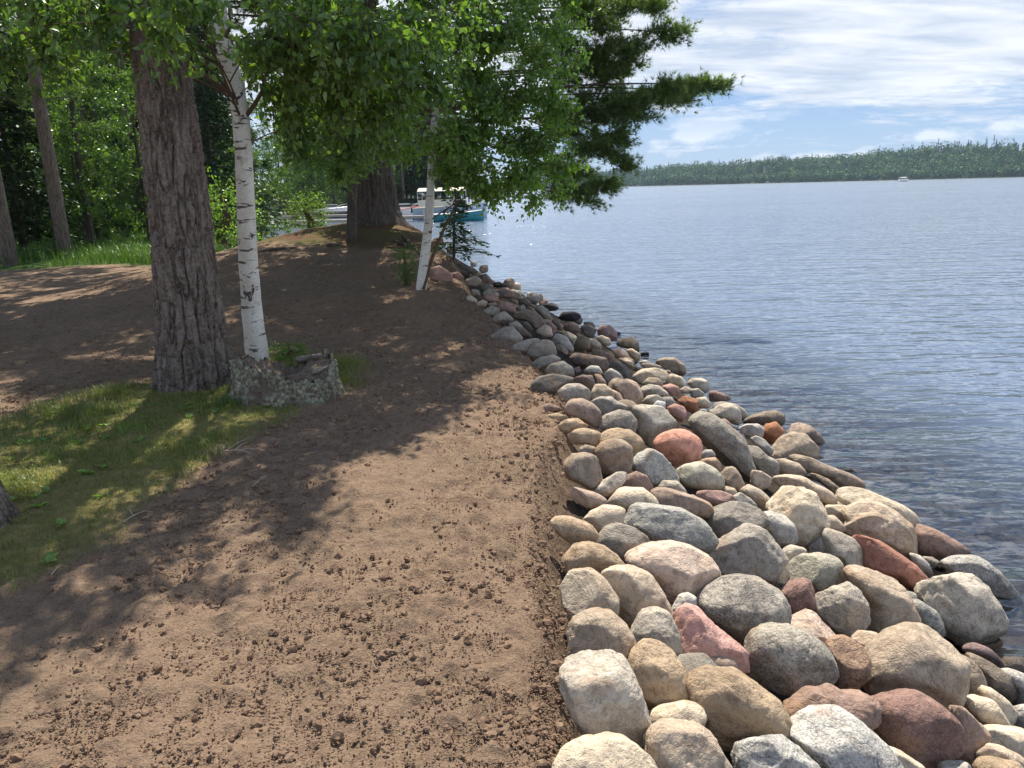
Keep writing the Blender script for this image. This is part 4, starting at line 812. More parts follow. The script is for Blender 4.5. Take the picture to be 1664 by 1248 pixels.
# --- white pine on the mound with long limbs over the water
D4=16.0; c0=at(616,380,D4); g4=gz(c0[0],c0[1]); base=np.array([c0[0],c0[1],g4])
T=treething('pine_tree','huge old pine on the mossy mound with limbs reaching over the lake','tree',base)
tp=[base+np.array([0,0,-.2]),base,base+np.array([-.03,0,1.2]),base+np.array([-.05,0,3]),base+np.array([0,0,6]),base+np.array([.1,0,9]),base+np.array([.1,0,12])]
tr=[.43,.41,.37,.34,.28,.2,.06]; V,F=ridged_trunk(tp,tr,200,380,.035,flare=.34,seed=3,furrow=9); loc_child('trunk',V,[F],BK_dark,T,smooth=True)
tps=np.stack([np.interp(np.linspace(0,6,40),range(7),np.array(tp)[:,k]) for k in range(3)],-1); trs=np.interp(np.linspace(0,6,40),range(7),tr)
mb=MB()
clumps=[(W(1150,138,15.2),(.52,.5,.22),230),(W(1085,152,15.3),(.6,.6,.28),330),(W(1010,170,15.4),(.65,.6,.34),360),(W(1040,190,15.6),(.45,.5,.22),150),(W(950,170,15.6),(.55,.6,.4),240),
 (W(1085,52,15.4),(.45,.5,.22),190),(W(1035,75,15.5),(.5,.5,.28),220),(W(980,90,15.6),(.6,.6,.36),280),(W(1020,8,15.8),(.65,.6,.28),260),(W(950,20,15.8),(.7,.7,.4),280),
 (W(1000,225,15.5),(.5,.5,.28),220),(W(960,240,15.4),(.5,.5,.3),200),(W(1005,265,15.4),(.36,.5,.26),170),(W(985,300,15.5),(.38,.4,.22),150),(W(945,310,15.4),(.36,.4,.2),90),(W(925,120,15.9),(.5,.6,.5),180),(W(965,330,15.5),(.28,.3,.12),40),
 (W(880,90,16.2),(.7,.8,.5),160),(W(760,100,16.6),(1.,.9,.6),160),(W(700,180,16.4),(.9,.8,.5),160),(W(560,120,16.4),(1.,.9,.6),200),(W(640,60,16.4),(1.2,1,.7),200),(W(540,215,16.2),(.8,.7,.4),120)]
clumps+=[(W(x_,y_,15.8),(.55,.7,.4),170) for x_,y_ in ((925,60),(935,210),(945,270),(910,190),(900,270),(990,130),(1010,110),(975,200),(1030,160),(940,0),(1060,10),(985,45),(1120,150),(960,110),(915,320))]
for q in range(26):
    h=rng.uniform(6.5,12.5); a=rng.uniform(0,6.28); rr=rng.uniform(.8,3.6)*(1-.55*(h-6.5)/6); clumps.append((base*[1,1,0]+np.array([math.cos(a)*rr-.3,math.sin(a)*rr,h+g4-.3]),(1.,1.,.4),130))
for q in range(10): clumps.append((base*[1,1,0]+np.array([rng.uniform(-5,-1.5),rng.uniform(-2.2,1),rng.uniform(4.2,6.5)]),(1.,.9,.4),130))
clumps+=[shade(gx,gy,h,(.9,.8,.35),170) for gx,gy,h in ((-1.6,12.8,5.6),(-.8,13.6,5.6),(-1.9,14.4,5.5),(-.7,12.2,5.8),(-4.6,13.4,5.6),(-5.8,14.0,5.8),(-3.9,14.9,5.6),(-6.6,13.0,6.0),(-5.2,12.2,5.8))]
clumps=[(a,b,int(c*(2.1 if a[2]<7.5 else 1.2))) for a,b,c in clumps]
V,F,tn=pine_crown(mb,tps,trs,clumps,L=.125,k=14,w=.0050)
Wd,Fw=mb.out(); loc_child('branches',Wd,Fw,BK_dark,T); loc_child('crown',V,[F],LF_pine,T,attrs={'tint':('FACE',tn)})

# --- thin trunk in front of the mound pine
D5=14.2; P=trunk_px([(571,400),(572,350),(572,300),(574,200),(578,60),(582,-60)],D5); P[0][2]=gz(P[0][0],P[0][1])-.05
T=treething('maple_tree','thin straight grey trunk standing just in front of the huge mound pine','tree',P[0])
mb=MB(); mb.tube(P,[.105,.088,.08,.07,.05,.03],14); V,F=mb.out(); loc_child('trunk',V,F,BK_dark,T,smooth=True)
mb=MB(); clumps=[(W(560,60,14),(1.1,.8,.6),90),(W(500,140,14),(.7,.6,.5),60),(W(640,100,14),(.8,.6,.5),60),(W(520,-40,14),(1.4,1,.7),90),(W(530,250,14),(.5,.4,.22),35)]
P=P+[P[-1]+np.array([0,0,k]) for k in (1.5,3,4.5)]
for q in range(150): a=rng.uniform(0,6.28); rr=3.9*math.sqrt(rng.random()); clumps.append((np.array([-3.2+math.cos(a)*rr,13.8+math.sin(a)*rr*.8,rng.uniform(5.4,9.5)]),(1.,.9,.5),70))  # unseen clumps added above the view to shade the soil and mound
V,F,tn=crown(mb,P,[.1,.09,.08,.07,.05,.03,.025,.02,.01],clumps,leaf=.10,per=9,droop=.2,six=False,wd=.42)
Wd,Fw=mb.out(); loc_child('branches',Wd,Fw,BK_twig,T); loc_child('crown',V,[F],LF_maple,T,attrs={'tint':('FACE',tn)})

# --- unseen tree added outside the left side of the view to shade the soil
b=np.array([-10.5,12.5,gz(-10.5,12.5)-.03]); T=treething('maple_tree','unseen leafy tree added outside the left side to shade the bare soil','tree',b)
tp=[b,b+[0,0,2],b+[.5,0,4.5],b+[1,0,7],b+[1,0,9]]; mb=MB(); mb.tube(tp,[.2,.17,.14,.09,.03],12); V,F=mb.out(); loc_child('trunk',V,F,BK_dark,T,smooth=True); mb=MB()
el=[(np.array([rng.uniform(-12,-5.3),rng.uniform(10.3,14.6),rng.uniform(5.2,8.5)]),(1.1,1.,.45),85) for q in range(64)]+[(np.array([rng.uniform(-16,-8.),rng.uniform(14.5,23.0),rng.uniform(7.0,9.5)]),(1.4,1.2,.45),100) for q in range(100)]
V,F,tn=crown(mb,tp,[.2,.17,.14,.09,.03],el,leaf=.11,per=8,droop=.2,six=False,wd=.42); Wd,Fw=mb.out(); loc_child('branches',Wd,Fw,BK_twig,T); loc_child('crown',V,[F],LF_maple,T,attrs={'tint':('FACE',tn)})

# --- trunk at the left edge
c0=at(-42,858,3.62); base=np.array([c0[0],c0[1],gz(c0[0],c0[1])-.02])
T=treething('pine_tree','grey lichened trunk base cut off by the left photo edge','tree',base)
tp=[base+np.array([.0,0,-.1]),base+np.array([-.0,0,.1]),base+np.array([-.13,0,.6]),base+np.array([-.36,.05,1.5]),base+np.array([-.9,.1,4]),base+np.array([-1.3,.1,6.5])]
V,F=ridged_trunk(tp,[.19,.17,.145,.135,.12,.08],220,520,.02,flare=.05,seed=8,furrow=18); loc_child('trunk',V,[F],BK_pine,T,smooth=True)
mb=MB(); SH2=[(np.array([-3.9,3.2,5.2]),(.6,.6,.4),30),(np.array([-4.6,4.1,5.6]),(.8,.8,.4),40)]
V,F,tn=crown(mb,tp,[.19,.17,.145,.135,.12,.08],SH2,leaf=.07,per=8,droop=.3)
Wd,Fw=mb.out(); loc_child('branches',Wd,Fw,BK_twig,T); loc_child('crown',V,[F],LF_maple,T,attrs={'tint':('FACE',tn)})

# --- background trees: prototypes then copies
def proto_spruce(h=11,dense=1.,seed=1):
    rg=np.random.default_rng(seed); mb=MB(); mb.tube([(0,0,-.2),(0,0,h*.5),(0,0,h)],[.15*h/11,.09*h/11,.01],8); V0,F0=mb.out()
    C=[];Tt=[];mw=MB()
    n=int(150*dense); 
    for i in range(n):
        z=h*(.08+.9*i/n)+rg.uniform(-.1,.1); a=rg.uniform(0,6.28); L=(1-(z/h))**.8*h*.27*rg.uniform(.7,1.1)+.15; d=np.array([math.cos(a),math.sin(a),0])
        e=np.array([0,0,z])+d*L+np.array([0,0,-.28*L]); mw.tube(bez(np.array([0,0,z]),np.array([0,0,z+.05*L])+d*L*.6,e,4),[.02,.014,.008,.004],3,False)
        m=int(14+L*34); u=rg.random((m,1))**.8; p=np.array([0,0,z])+d*L*u+np.array([0,0,1])*(-.28*L*u**1.6)
        sd=np.cross(d,[0,0,1.]); off=rg.normal(size=(m,1))*(.10+.22*L*(1-u)*.7); C.append(p+sd*off+rg.normal(size=(m,3))*.03); Tt.append(norm(d*.7+sd*np.sign(off)*.7+np.array([0,0,-.35])+rg.normal(size=(m,3))*.25))
    C=np.concatenate(C);Tt=np.concatenate(Tt); V,F=leaf4(C,Tt,rg.uniform(.14,.28,len(C)),.20,norm(np.array([0,0,1.])+rg.normal(size=(len(C),3))*.5)); tn=np.clip(rg.normal(.4,.25,len(C)),0,1)
    Wd,Fw=mw.out(); return V0,F0,Wd,Fw,V,F,tn
def proto_broad(h=9,r=2.4,nc=26,leaf=.11,seed=2,low=.12,tw=46):
    global rng; keep=rng; rng=np.random.default_rng(seed)
    tr=[(0,0,-.2),(.05,0,h*.3),(-.1,.05,h*.6),(0,0,h*.92)]; rad=[.13,.11,.07,.02]; mb=MB(); mb.tube(tr,rad,9); V0,F0=mb.out(); mw=MB()
    trs=np.stack([np.interp(np.linspace(0,3,30),range(4),np.array(tr)[:,k]) for k in range(3)],-1); ra=np.interp(np.linspace(0,3,30),range(4),rad)
    el=[]
    for q in range(nc):
        z=h*(low+(1-low)*(q+.5)/nc); rr=r*math.sqrt(max(.05,1-((z/h-.5)/.55)**2)); a=q*2.4; k=rng.uniform(.35,.9); el.append((np.array([math.cos(a)*rr*k,math.sin(a)*rr*k,z]),(r*.36,r*.36,r*.22),tw))
    V,F,tn=crown(mw,trs,ra,el,leaf=leaf,per=8,droop=.15,six=False,wd=.40,twl=(.25,.6)); Wd,Fw=mw.out(); rng=keep; return V0,F0,Wd,Fw,V,F,tn
def proto_tallpine(h=15,seed=4):
    global rng; keep=rng; rng=np.random.default_rng(seed); tr=[(0,0,-.2),(.1,0,h*.4),(0,.1,h*.75),(0,0,h)]; rad=[.24,.19,.12,.03]; mb=MB(); mb.tube(tr,rad,12); V0,F0=mb.out(); mw=MB()
    trs=np.stack([np.interp(np.linspace(0,3,30),range(4),np.array(tr)[:,k]) for k in range(3)],-1); ra=np.interp(np.linspace(0,3,30),range(4),rad); el=[]
    for q in range(22):
        z=h*(.32+.66*q/22); a=q*2.4; L=rng.uniform(.8,2.6)*(1-.6*(z/h-.3)); el.append((np.array([math.cos(a)*L,math.sin(a)*L,z]),(.9,.9,.32),90))
    V,F,tn=pine_crown(mw,trs,ra,el,L=.16,k=8,w=.011); Wd,Fw=mw.out(); rng=keep; return V0,F0,Wd,Fw,V,F,tn
PR={}
def proto(key,data,bark,leafm,kind):
    V0,F0,Wd,Fw,V,F,tn=data; a=mkmesh('trunk',V0,F0,smooth=True); a.materials.append(bark); b=mkmesh('branches',Wd,Fw); b.materials.append(BK_dark); c=mkmesh('crown',V,[F],{'tint':('FACE',tn)}); c.materials.append(leafm); PR[key]=(kind,a,b,c)
proto('spruce',proto_spruce(),BK_dark,LF_spruce,'spruce_tree'); proto('spruce2',proto_spruce(9,1.1,7),BK_dark,LF_spruce,'spruce_tree')
proto('broad',proto_broad(),BK_dark,LF_maple,'maple_tree'); proto('broad2',proto_broad(7,2.0,24,.10,9,.06),BK_dark,LF_maple,'maple_tree')
proto('tall',proto_tallpine(),BK_pine,LF_pine,'pine_tree'); proto('shrub',proto_broad(1.5,.8,12,.06,12,.08,28),BK_twig,LF_maple,'shrub'); proto('bright',proto_broad(1.3,.6,12,.06,15,.08,26),BK_twig,LF_yel,'shrub')
def plant(key,x,y,sc,label,group,cat='tree',rz=None,z=None,sxy=None):
    kind,a,b,c=PR[key]; o=empty(kind,(x,y,gz(x,y) if z is None else z),rng.uniform(0,6.28) if rz is None else rz); o.scale=((sxy or sc),(sxy or sc),sc); tag(o,label,cat,group)
    for nm,me in (('trunk',a),('branches',b),('crown',c)):
        q=bpy.data.objects.new(nm,me); COL.objects.link(q); q.parent=o
    return o
G='trees of the wood behind the lawn'
def gp(px,y): p=at(px,400,y); return p[0],y
for px,y,k,sc,lab in [(104,22.5,'tall',.85,'bare brown trunk with a pale scar rising from the grass at left'),(12,19.8,'tall',.8,'dark shadowed trunk nearest the left photo edge'),(38,23,'spruce2',.8,'dark drooping spruce beside the shadowed trunk at left'),(188,31,'broad2',.8,'thin twin stemmed young tree on the lawn left of the big pine'),
 (150,25,'broad',.95,'sunlit leafy tree arching between the bare trunk and the big pine'),(62,27,'broad',1.05,'bright leafed tree behind the bare brown trunk'),(246,27,'broad2',.75,'leafy sapling mostly hidden by the big rough trunk'),
 (455,30,'spruce',.95,'dark evergreen between the near birch and the docks'),(505,40,'spruce2',1.25,'dark evergreen farther along the cove behind the near birch'),(425,38,'broad',1.0,'dark leafy tree close to the cove bank right of the near birch'),(350,36,'spruce',1.1,'dark spruce seen between big pine and near birch')]:
    x,yy=gp(px,y)
    if px>440: x=float(np.interp(yy,[22,26,34,62],[-6.2,-8.6,-11.5,-21]))-1.0
    plant(k,x,yy,sc,lab,G)
for i in range(46):
    y=rng.uniform(33,70); px=rng.uniform(-330,430); x=(px-832)/1250*y*1.02
    k=rng.choice(['spruce','spruce','broad','broad','broad2','tall','spruce2']); plant(k,x,y,rng.uniform(.95,1.5),{'spruce':'dark conical spruce deep in the shaded wood','spruce2':'short dense spruce deep in the shaded wood','broad':'tall leafy tree deep in the shaded wood','broad2':'bushy leafy tree deep in the shaded wood','tall':'high bare trunked pine deep in the shaded wood'}[k],G+' '+{'spruce':'(conical spruces)','spruce2':'(dense spruces)','broad':'(tall leafy trees)','broad2':'(bushy trees)','tall':'(pines)'}[k])
for i in range(16):
    y=rng.uniform(26,35); px=rng.uniform(-60,430); plant('broad2',(px-832)/1250*y*1.02,y,rng.uniform(.35,.65),'sunlit mid green bush along the back of the lawn','sunlit bushes behind the lawn','shrub')
for i in range(20):
    y=rng.uniform(28,44); px=rng.uniform(-250,430); x=(px-832)/1250*y*1.02; plant('shrub',x,y,rng.uniform(1.2,2.2),'low dark shrub at the foot of the shaded wood','undergrowth of the wood','shrub')
for i in range(64):   # trees closing the cove behind the docks
    u=(i%32)/31; x=-32+26*u+rng.uniform(-1,1); y=112+22*u+(rng.uniform(2,7) if i<32 else rng.uniform(9,20)); k=rng.choice(['spruce','broad','tall','broad']); plant(k,x,y,rng.uniform(1.1,1.6),{'spruce':'spruce on the far side of the cove behind the docks','broad':'leafy tree on the far side of the cove behind the docks','tall':'pine on the far side of the cove behind the docks'}[k],'trees closing the cove, '+k)
for i in range(22):
    y=rng.uniform(60,110); x=-np.interp(y,[60,84,110],[22,29,30])-rng.uniform(1,16); k=rng.choice(['spruce','broad','tall','broad','spruce']); plant(k,x,y,rng.uniform(1.0,1.5),{'spruce':'spruce on the left bank of the cove','broad':'leafy tree on the left bank of the cove','tall':'pine on the left bank of the cove'}[k],'trees of the left cove bank, '+k)
for i in range(46):
    y=rng.uniform(40,114) if i<26 else rng.uniform(96,112); x=-np.interp(y,[34,62,84,104,118],[11.5,21,27,24,14])-rng.uniform(.8,2.5); plant('shrub' if rng.random()<.5 else 'broad2',x,y,rng.uniform(.9,1.4) if y>60 else rng.uniform(.6,1.),'leafy bush hanging over the water of the cove','bushes on the cove bank','shrub')
plant('bright',*gp(366,24.5),1.6,'sunlit bright green shrub between the big pine and near birch',None,'shrub')
x,y=at(505,380,17.5)[:2]; plant('bright',x,y,.62,'feathery yellow green bush on the mound by the docks',None,'shrub',sxy=.75)
x,y=at(660,470,11.2)[:2]; plant('shrub',x,y,.36,'small green bush at the foot of the young birch',None,'shrub',sxy=.26)
x,y=at(470,590,7.3)[:2]; plant('bright',x,y,.15,'tiny leafy weed behind the old stump',None,'weed',sxy=.28)
# little spruce sapling over the boulders
V0,F0,Wd,Fw,V,F,tn=proto_spruce(1.25,.34,21)
def sap():
    c=at(738,432,13.2); b=np.array([c[0],c[1],gz(c[0],c[1])-.05]); T=treething('spruce_sapling','small dark spruce sapling spreading over the boulders right of the young birch','sapling',b)
    C=[];Tt=[];mw=MB(); mw.tube([(0,0,0),(.03,0,.6),(.1,0,1.15)],[.03,.02,.006],7); tr=mw.out(); mw=MB()
    for i in range(34):
        z=.12+.95*i/34; a=rng.uniform(-2.2,2.2) if rng.random()<.8 else rng.uniform(0,6.28); L=.62*(1-z/1.35)+.08; L*=rng.uniform(.75,1.15); d=np.array([math.cos(a),math.sin(a),0]); o_=np.array([.03,0,z])
        mw.tube([o_,o_+d*L*.6+[0,0,.02],o_+d*L+[0,0,-.16*L]],[.008,.005,.002],4,False); m=int(60*L+14); u=rng.random((m,1)); p=o_+d*L*u+np.array([0,0,1])*(-.16*L*u**2); sd=np.cross(d,[0,0,1.]); off=rng.normal(size=(m,1))*.10*(1.1-u); C.append(p+sd*off); Tt.append(norm(d*.8+sd*np.sign(off)*.7+rng.normal(size=(m,3))*.25+[0,0,-.15]))
    C=np.concatenate(C);Tt=np.concatenate(Tt); V,F=leaf4(C,Tt,rng.uniform(.05,.11,len(C)),.16)
    o=mk('trunk',*tr,BK_dark,T); o=mk('branches',*mw.out(),BK_dark,T); mk('crown',V,[F],LF_spruce,T,attrs={'tint':('FACE',np.clip(rng.normal(.5,.2,len(C)),0,1))})
sap()

# --- grass
def blades(P,L,w,lean=.5,rg=rng):
    n=len(P); a=rg.uniform(0,6.28,n); d=np.stack([np.cos(a),np.sin(a),np.zeros(n)],-1); sd=np.stack([-np.sin(a),np.cos(a),np.zeros(n)],-1); L=np.reshape(L,(n,1)); w=np.reshape(np.broadcast_to(w,(n,)),(n,1)); ln=rg.uniform(.1,1,(n,1))*lean
    m=P+np.array([0,0,1.])*L*.6+d*L*ln*.35; t_=P+np.array([0,0,1.])*L*(1-.35*ln)+d*L*ln
    V=np.stack([P-sd*w,P+sd*w,m+sd*w*.7,m-sd*w*.7,t_],1).reshape(-1,3); b=np.arange(n)[:,None]*5; return V,[b+[[0,1,2,3]],b+[[3,2,4]]]
n=260000; x=rng.uniform(-5.6,-1.2,n); y=rng.uniform(2.5,7.5,n); g=gmask(x,y); cl=fbm(np.stack([x*1.7,y*1.7],-1),3,71); k=(rng.random(n)<g*np.clip(.6+1.5*cl,.2,1)); k&=np.hypot(x+2.72,y-6.5)>.36
x,y,cl=x[k],y[k],cl[k]; z=land(x,y)[0]; n=len(x); side=sstep(4.2,5.6,y)*sstep(-2.4,-3.4,x); L=rng.uniform(.025,.075,n)*(1+.9*np.clip(cl,0,1)+.7*side)
V,F=blades(np.stack([x,y,z+.005],-1),L,.0016+.0006*rng.random(n),1.1); tn=np.clip(.50-.35*side+.5*cl+rng.normal(0,.25,n),0,1)
tag(mk('grass_patch',V,F,LF_grass,attrs={'tint':('POINT',np.repeat(tn,5))}),'sparse green and straw coloured grass round the foot of the pine','grass',kind='stuff')
# dead needles and straw litter on the patch and the mound
n=26000; x=rng.uniform(-5.6,-1.0,n); y=rng.uniform(2.4,7.6,n); k=rng.random(n)<gmask(x,y); x,y=x[k],y[k]; z=land(x,y)[0]+.02+rng.uniform(0,.012,len(x)); a=rng.uniform(0,6.28,len(x)); L=rng.uniform(.02,.07,len(x)); A=np.stack([x,y,z],-1); B=A+np.stack([np.cos(a)*L,np.sin(a)*L,rng.normal(0,.006,len(x))],-1)
V,F=sticks(A,B,.0009,.0007); tag(mk('needle_litter',V,[F],princ('straw',(.27,.185,.10),.9,.1)),'dry fallen needles and straw lying in the sparse grass','litter',kind='stuff')
# broad leaved weeds
n=0;Pw=[]
while len(Pw)<75:
    x=rng.uniform(-3.6,-1.3);y=rng.uniform(2.7,6.9)
    if gmask(np.array([x]),np.array([y]))[0]>.6 : Pw.append((x,y,gz(x,y)+.025))
Pw=np.repeat(np.array(Pw),5,0); a=rng.uniform(0,6.28,len(Pw)); T_=norm(np.stack([np.cos(a),np.sin(a),rng.uniform(.15,.7,len(Pw))],-1)); V,F=leaf6(Pw,T_,rng.uniform(.03,.065,len(Pw)),.30,norm(np.array([0,0,1.])+rng.normal(size=(len(Pw),3))*.2)); tag(mk('ground_weeds',V,[F],LF_yel,attrs={'tint':('FACE',np.repeat(rng.random(len(Pw)),2))}),'scattered small broad leaved weeds in the grass patch','weeds',kind='stuff')
# tall grass along the lawn edge
n=60000; y=rng.uniform(17.5,34,n); x=-y*rng.uniform(.30,.82,n); lm=lmask(x,y); z,d,bw=land(x,y); cl=fbm(np.stack([x*.5,y*.5],-1),3,12); k=(lm>.6)&(d>.6)&(mmask(x,y)<.5)&(rng.random(n)<.55+1.2*cl); x,y,z=x[k],y[k],z[k]; L=rng.uniform(.15,.5,len(x))*np.where(y<23,1.,.5)
V,F=blades(np.stack([x,y,z],-1),L,.008,.7); tag(mk('tall_grass',V,F,LF_tall,attrs={'tint':('POINT',np.repeat(np.clip(rng.normal(.45,.25,len(x)),0,1),5))}),'long green grass along the edge of the lawn','grass',kind='stuff')
# ---------------- far shore ----------------
def far_shore():
    seg=FAR[1:]; L=np.concatenate([[0],np.cumsum(np.linalg.norm(np.diff(seg,axis=0),axis=1))]); smax=np.interp(1,[0,1],[0,L[-3]+300])
    def pt(s): return np.stack([np.interp(s,L,seg[:,0]),np.interp(s,L,seg[:,1])],-1)
    def ridge(p): px=832+1250*p[...,0]/p[...,1]; return np.interp(px,[700,900,1040,1221,1359,1497,1664,1900],[16,22,29,39,41,52,58,66])/1250*p[...,1]
    nrm_=norm(np.array([.55,1.0])); ss=np.linspace(0,smax,160); us=np.linspace(-5,330,22); S_,U_=np.meshgrid(ss,us); P=pt(S_); Q=P+nrm_*U_[...,None]
    rz=ridge(P)*1.12-9; z=WL-.5+sstep(0,230,U_)*rz*.93*(1+.06*fbm(Q*.02,3,5))+.8*sstep(-5,3,U_); z=np.where(U_>250,z-(U_-250)*.2,z)
    ny,nx=S_.shape; i=np.arange(ny-1)[:,None]*nx; j=np.arange(nx-1)[None]; F=np.stack([i+j,i+j+1,i+nx+j+1,i+nx+j],-1).reshape(-1,4)
    tag(mk('hills',np.concatenate([Q,z[...,None]],-1).reshape(-1,3),[F],princ('forest floor',(.045,.06,.025),.95,.05),smooth=True),kind='structure')
    n=4300; s=rng.uniform(0,smax,n); u=rng.random(n)**.8*250; u[:900]=rng.uniform(0,9,900); P=pt(s); Q=P+nrm_*u[:,None]; zb=WL+.3+sstep(0,230,u)*(ridge(P)*1.12-9)*.93
    con=(rng.random(n)<.12+.30*(fbm(Q*.006,2,4)>0)); con[:900]&=rng.random(900)<.3; H=np.where(con,rng.uniform(10,17,n),rng.uniform(7,14,n))*(1+.45*fbm(Q*.016,3,14))*rng.uniform(.8,1.15,n); W_=np.where(con,H*.18,H*.56)*(.75+.5*rng.random(n)); m=72
    v=rng.random((n,m)); th=rng.uniform(0,6.28,(n,m)); prof=np.where(con[:,None],(1-v)*.95+.05,np.sqrt(np.clip(1-(2*v-1)**2,0,1))); lob=1+.3*np.sin(th*3+s[:,None])*rng.uniform(.4,1,(n,1)); k=rng.uniform(.55,1.05,(n,m))
    C=np.stack([Q[:,0:1]+np.cos(th)*W_[:,None]*prof*k*lob,Q[:,1:2]+np.sin(th)*W_[:,None]*prof*k*lob,zb[:,None]+H[:,None]*(.08+.92*v)],-1).reshape(-1,3)
    N=norm(np.stack([np.cos(th)*.8,np.sin(th)*.8,(v-.25)*1.5],-1).reshape(-1,3)+rng.normal(size=(n*m,3))*.45); T_=norm(np.cross(N,rng.normal(size=(n*m,3)))); sz=np.repeat(np.where(con,1.6,2.0),m)*rng.uniform(.6,1.2,n*m)
    V,F=leaf4(C-T_*sz[:,None]*.5,T_,sz,.42,N); tt=np.repeat(np.where(con,rng.uniform(0,.15,n),rng.random(n)**1.3),m)
    tag(mk('far_forest',V,[F],leafmat('far foliage',(.014,.045,.024),(.075,.15,.05),.15,.04),attrs={'tint':('FACE',tt)}),'long wooded ridge on the far side of the lake','forest',kind='stuff')
far_shore()
WHITE=princ('white gelcoat',(.78,.77,.73),.35,.5); CREAM=princ('cream canvas',(.72,.66,.52),.8,.2); TEAL=princ('teal hull paint',(.02,.20,.24),.3,.5); GLASS=princ('dark boat glass',(.03,.04,.05),.1,.6); RED=princ('red paint',(.55,.03,.04),.4,.4); ALU=princ('aluminium',(.55,.56,.58),.4,.5,metal=.7); DARKM=princ('dark motor',(.04,.04,.045),.4,.4); BLUEG=princ('pale blue hull',(.38,.47,.55),.35,.5)
def woodb(t,p):
    co=t.coord(); n=t.noise(t.mapping(co,scale=(1,8,8)),2,4,.6); t.ln(t.mix(n,(.22,.19,.16),(.42,.39,.34)),p.inputs['Base Color'])
DOCKW=princ('weathered dock wood',(.35,.32,.28),.85,.2,woodb)
def hull(L,Bm,H,n=16,sheer=.25):
    """hull along +x, bow at +x; returns outer shell"""
    V=[];k=7
    for i in range(n):
        u=i/(n-1); x=-L/2+L*u; b=Bm/2*(1-max(0,(u-.45)/.55)**2.2)+.01; h=H*(1+sheer*u*u)
        for q in range(k):
            w_=q/(k-1)*2-1; a=abs(w_); zz=h*max(0,(a-.25)/.75)**1.1-.15*(1-a); V.append((x+.12*L*0*u,b*math.copysign(min(1,a*1.25)**.7,w_),zz-.12+.10*u*u))
    V=np.array(V); i=np.arange(n-1)[:,None]*k; j=np.arange(k-1)[None]; F=np.stack([i+j,i+j+1,i+k+j+1,i+k+j],-1).reshape(-1,4)
    top=np.array([[i*k,(i+1)*k,(i+1)*k+k-1,i*k+k-1] for i in range(n-1)]); tr=[list(range(k))]
    return V,[F],top,tr
def boat(name,label,cat,loc,rz,L,Bm,H,hm,stripe=None,cabin=True,canopy=None,motor=True,group=None):
    o=empty(name,loc,rz); tag(o,label,cat,group); V,F,top,tr=hull(L,Bm,H); mk('hull',V,F+[np.array(tr)],hm,o,smooth=True)
    Vd=V.copy(); Vd[:,2]-=.06; mk('deck',Vd,[top],WHITE,o)
    if stripe: 
        mb=MB(); n=16;k=7; e=V.reshape(n,k,3); 
        for s_ in (0,-1): mb.tube(e[:,s_]+[0,0,.01],.035,6)
        mk('gunwale',*mb.out(),stripe,o)
    if cabin:
        mb=MB(); mb.box((L*.08,0,H+.18),(L*.34,Bm*.62,.5),taper=.72); mk('cabin',*mb.out(),WHITE,o)
        mb=MB(); mb.box((L*.09,0,H+.28),(L*.30,Bm*.60,.22),taper=.90); mk('windscreen',*mb.out(),GLASS,o)
    else:
        for x in (-.15,.12): mb=MB(); mb.box((L*x,0,H*.75),(.28,Bm*.8,.06)); mk('seat',*mb.out(),ALU,o)
    if canopy:
        n=9; ys=np.linspace(-1,1,n); V=[];x0,x1=-L*.42,L*.20
        for x in (x0,(x0+x1)/2,x1): V+= [(x,y*Bm*.55,H+1.35+.28*(1-y*y)) for y in ys]
        V=np.array(V); V2=V.copy();V2[:,2]-=.05; F=np.array([[a*n+b,a*n+b+1,(a+1)*n+b+1,(a+1)*n+b] for a in range(2) for b in range(n-1)]); mk('canopy',np.concatenate([V,V2]),[np.concatenate([F,F[:,::-1]+len(V)])],canopy,o)
        for x in (x0,x1):
            for y in (-1,1): mb=MB(); mb.tube([(x,y*Bm*.48,H*.9),(x,y*Bm*.52,H+1.38)],.03,6); mk('canopy_post',*mb.out(),ALU,o)
        mb=MB(); [mb.box((x0*.5+x1*.5,s_*Bm*.47,H+.3),(x1-x0,.04,.55)) for s_ in (-1,1)]; mk('side_panel',*mb.out(),canopy,o)
    if motor: mb=MB(); mb.box((-L*.5-.18,0,H*.75),(.34,.34,.5),taper=.8); mb.box((-L*.5-.15,0,.05),(.12,.1,.8)); mk('outboard_motor',*mb.out(),DARKM,o)
    mb=MB(); pts=[V_ for V_ in [(L*.15,Bm*.4,H+.05),(L*.30,Bm*.36,H+.38),(L*.47,Bm*.10,H+.48),(L*.47,-Bm*.10,H+.48),(L*.30,-Bm*.36,H+.38),(L*.15,-Bm*.4,H+.05)]]; mb.tube(pts,.02,5); mk('bow_rail',*mb.out(),ALU,o)
    return o
def wp(px,y): return ((px-832)/1250*y*1.0-.026*0,y,WL)
def wat(px,y,py=0):
    # x so that a water level point y metres ahead shows at px
    x=(px-832)/1250*y
    for _ in range(5): q=proj((x,y,WL)); x+=(px-q[0])/1250*y
    return (x,y,WL)
boat('motor_boat','teal hulled open motor boat moored right of the young birch trunk','boat',wat(742,66),R(-4),4.6,1.7,.72,TEAL,stripe=WHITE,cabin=False)
boat('cabin_boat','cream cabin boat with a bow rail moored behind the teal one','boat',wat(733,72),R(-3),6.6,2.4,1.15,BLUEG,stripe=CREAM,cabin=True,canopy=CREAM)
boat('motor_boat','white boat with a red stripe behind the huge mound pine','boat',wat(650,75),R(20),5,2,.95,WHITE,stripe=RED,cabin=True,canopy=None)
boat('fishing_boat','dark hulled fishing boat moored at the middle dock left of the mound','boat',wat(560,84),R(8),4.6,1.7,.6,DARKM,cabin=False)
